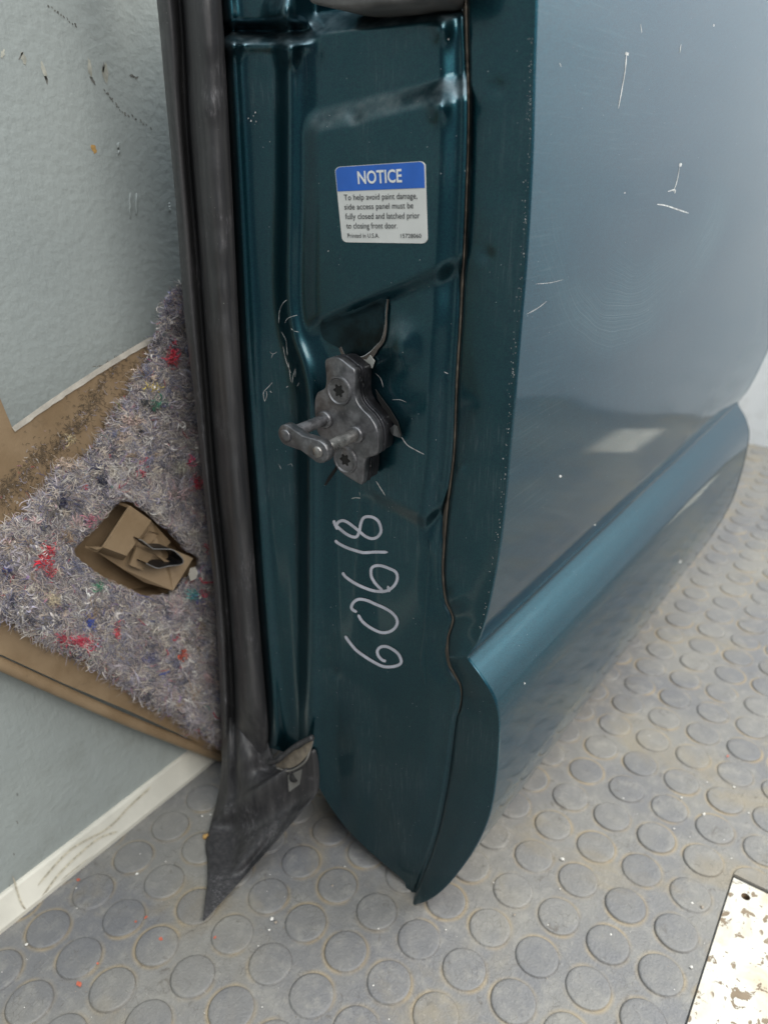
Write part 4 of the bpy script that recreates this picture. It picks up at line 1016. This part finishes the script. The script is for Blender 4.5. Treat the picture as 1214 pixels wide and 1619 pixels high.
def bracket():
    Z = 5.518
    def q(p, x): return P(110+p[0]/Z, 770+p[1]/Z, 0, XP+x)
    def poly(name, pts, mat, par, thick=.035):
        v, f = prism([q(p[:2], p[2]) for p in pts], (-thick, 0, 0)); return mesh(name, v, f, mat, par, smooth=False)
    br = poly('clip_bracket', [(235, 562, .10), (300, 525, .10), (560, 350, .10), (720, 300, .2), (885, 480, .22), (850, 520, .24), (1080, 620, .50), (905, 905, .50), (655, 832, .22), (440, 700, .10)], M_tan, trim)
    prop(br, label='folded tan bracket in the cut-out of the pad')
    poly('raised_face', [(535, 165, .56), (718, 295, .56), (500, 600, .56), (300, 527, .56)], M_tan, br, .05)
    poly('face_side', [(300, 527, .54), (500, 600, .54), (470, 640, .2), (262, 572, .12)], M_tan, br, .02)
    poly('side_lip', [(440, 118, .22), (530, 165, .54), (522, 190, .5), (432, 150, .3)], M_tan, br, .03)
    poly('side_lip', [(140, 508, .2), (158, 520, .22), (240, 548, .48), (300, 527, .52), (240, 572, .36), (135, 530, .18)], M_tan, br, .03)
    poly('edge_wall', [(535, 165, .55), (300, 527, .55), (240, 556, .05), (528, 172, .05)], M_tan, br, .012)
    poly('raised_tab', [(590, 520, .42), (730, 592, .42), (640, 726, .42), (528, 682, .38)], M_tan, br, .04)
    for a, b in (((700, 375), (775, 410)), ((775, 410), (712, 500)), ((700, 375), (640, 450))):
        mesh('embossed_line', *tube([q(a, .27), q(b, .27)], .012, 6), M_tan, br)
    # spring clip: a bent strip standing on edge
    path = np.array([(605, 455), (640, 470), (725, 535), (760, 540), (890, 545), (950, 585), (990, 632), (985, 668), (940, 682), (870, 688), (820, 700), (770, 708), (720, 690), (668, 664)], float)
    c = catmull(path, 5); wd = np.interp(np.arange(len(c)), [0, 12, 25, 45, len(c)-1], [.22, .30, .42, .46, .26]); nrm = np.gradient(c, axis=0); nrm = np.stack([-nrm[:, 1], nrm[:, 0]], 1)/np.linalg.norm(nrm, axis=1)[:, None]*4
    h1 = .72; n = len(c); v = []
    for i in range(n):
        o, i_ = c[i]-nrm[i], c[i]+nrm[i]
        top_o, top_i = q(o, h1), q(i_, h1)
        v += [top_o, top_i, top_i-np.array([wd[i], 0, 0]), top_o-np.array([wd[i], 0, 0])]
    f = []
    for i in range(n-1):
        for k in range(1, 4): f.append((4*i+k, 4*(i+1)+k, 4*(i+1)+(k+1) % 4, 4*i+(k+1) % 4))
    cl = mesh('spring_clip', v, f, M_clip, br, smooth=False, label='black bent spring clip')
    e = []
    for i in range(n): e += [v[4*i]+np.array([.004, 0, 0]), v[4*i+1]+np.array([.004, 0, 0])]
    mesh('bright_edge', e, [(2*i, 2*i+2, 2*i+3, 2*i+1) for i in range(n-1)], M_clipedge, cl, smooth=False)
    mesh('clip_tongue', *prism([q(p, .5) for p in ((735, 575), (760, 590), (885, 655), (870, 672), (840, 660))], (-.06, 0, 0)), M_tan, br, smooth=False)
    poly('torn_paper', [(1060, 710, .6), (1100, 700, .6), (1122, 745, .62), (1105, 800, .6), (1060, 820, .58), (1045, 770, .58)], M_cutedge, br, .02)
bracket()

# ================================================================== loose debris on the floor
def debris():
    a = MB(); b = MB()
    def fleck(mb, x, y, r, z=.038):
        n = 5; c = P(x, y, 2, z); h = r*.6
        pts = [c+np.array([r*random.uniform(.5, 1.2)*math.cos(2*math.pi*k/n), r*random.uniform(.5, 1.2)*math.sin(2*math.pi*k/n), 0]) for k in range(n)]
        mb.add(pts+[c+np.array([0, 0, h])], [(k, (k+1) % n, n) for k in range(n)])
    for x, y, r in [(888, 1358, .05), (1112, 1287, .05), (1077, 1261, .03), (1093, 1427, .035), (1160, 1244, .03), (1092, 1529, .04), (965, 1477, .025), (217, 1381, .04), (42, 1493, .035), (430, 1452, .05), (426, 1470, .03), (545, 1370, .02), (598, 1468, .025), (333, 1288, .025), (320, 1290, .03), (985, 1262, .025), (1065, 1310, .03), (780, 1395, .02), (885, 1405, .02), (705, 1470, .02), (121, 1404, .02), (222, 1350, .02), (1183, 1285, .02), (590, 1558, .02)]:
        fleck(a, x, y, r)
    for _ in range(260):
        x, y = random.uniform(0, 1214), random.uniform(930, 1619)
        p = P(x, y, 2, 0)
        if p[0] < -11.2 or (-9.5 < p[0] < -4.2 and p[1] > 8.2) or (p[0] > -.2 and p[1] < 12.9): continue
        fleck(a if random.random() < .55 else b, x, y, random.uniform(.006, .018), random.choice([.004, .038]))
    for x, y, r in [(436, 1458, .05), (813, 1446, .03), (1109, 1434, .04), (525, 1400, .03)]: fleck(b, x, y, r, .05)
    prop(a.build('white_grit', M_fleck, smooth=False), 'small white flecks of debris scattered over the stud floor', 'debris', kind='stuff')
    prop(b.build('brown_grit', M_primer, smooth=False), 'small brown crumbs of dirt scattered over the stud floor', 'debris', kind='stuff')
    s = MB()
    for x, y, rx, ry in ((125, 1555, 5, 7), (255, 1485, 4, 4), (231, 1450, 4, 2), (215, 1457, 2.5, 2.5), (124, 1391, 4, 3), (340, 1482, 4, 2), (155, 1523, 2.5, 2.5), (1150, 1195, 3, 2)):
        s.add(blob(x, y, rx*.75, ry*.75, -.6, onfloor(.042), 10), [tuple(range(10))])
    prop(s.build('paint_drops', M_red, smooth=False), 'orange red paint drops on the studs beside the white baseboard', 'paint drops', kind='stuff')
    n = MB(); c = P(325, 1322, 2, .1); n.add(*tube([c+np.array([-.03, 0, -.08]), c+np.array([0, 0, 0]), c+np.array([.05, .03, .05])], [.05, .06, .03], 8))
    prop(n.build('ochre_crumb', M_ochre), 'small ochre crumb on the floor against the rubber seal foot', 'debris')
debris()
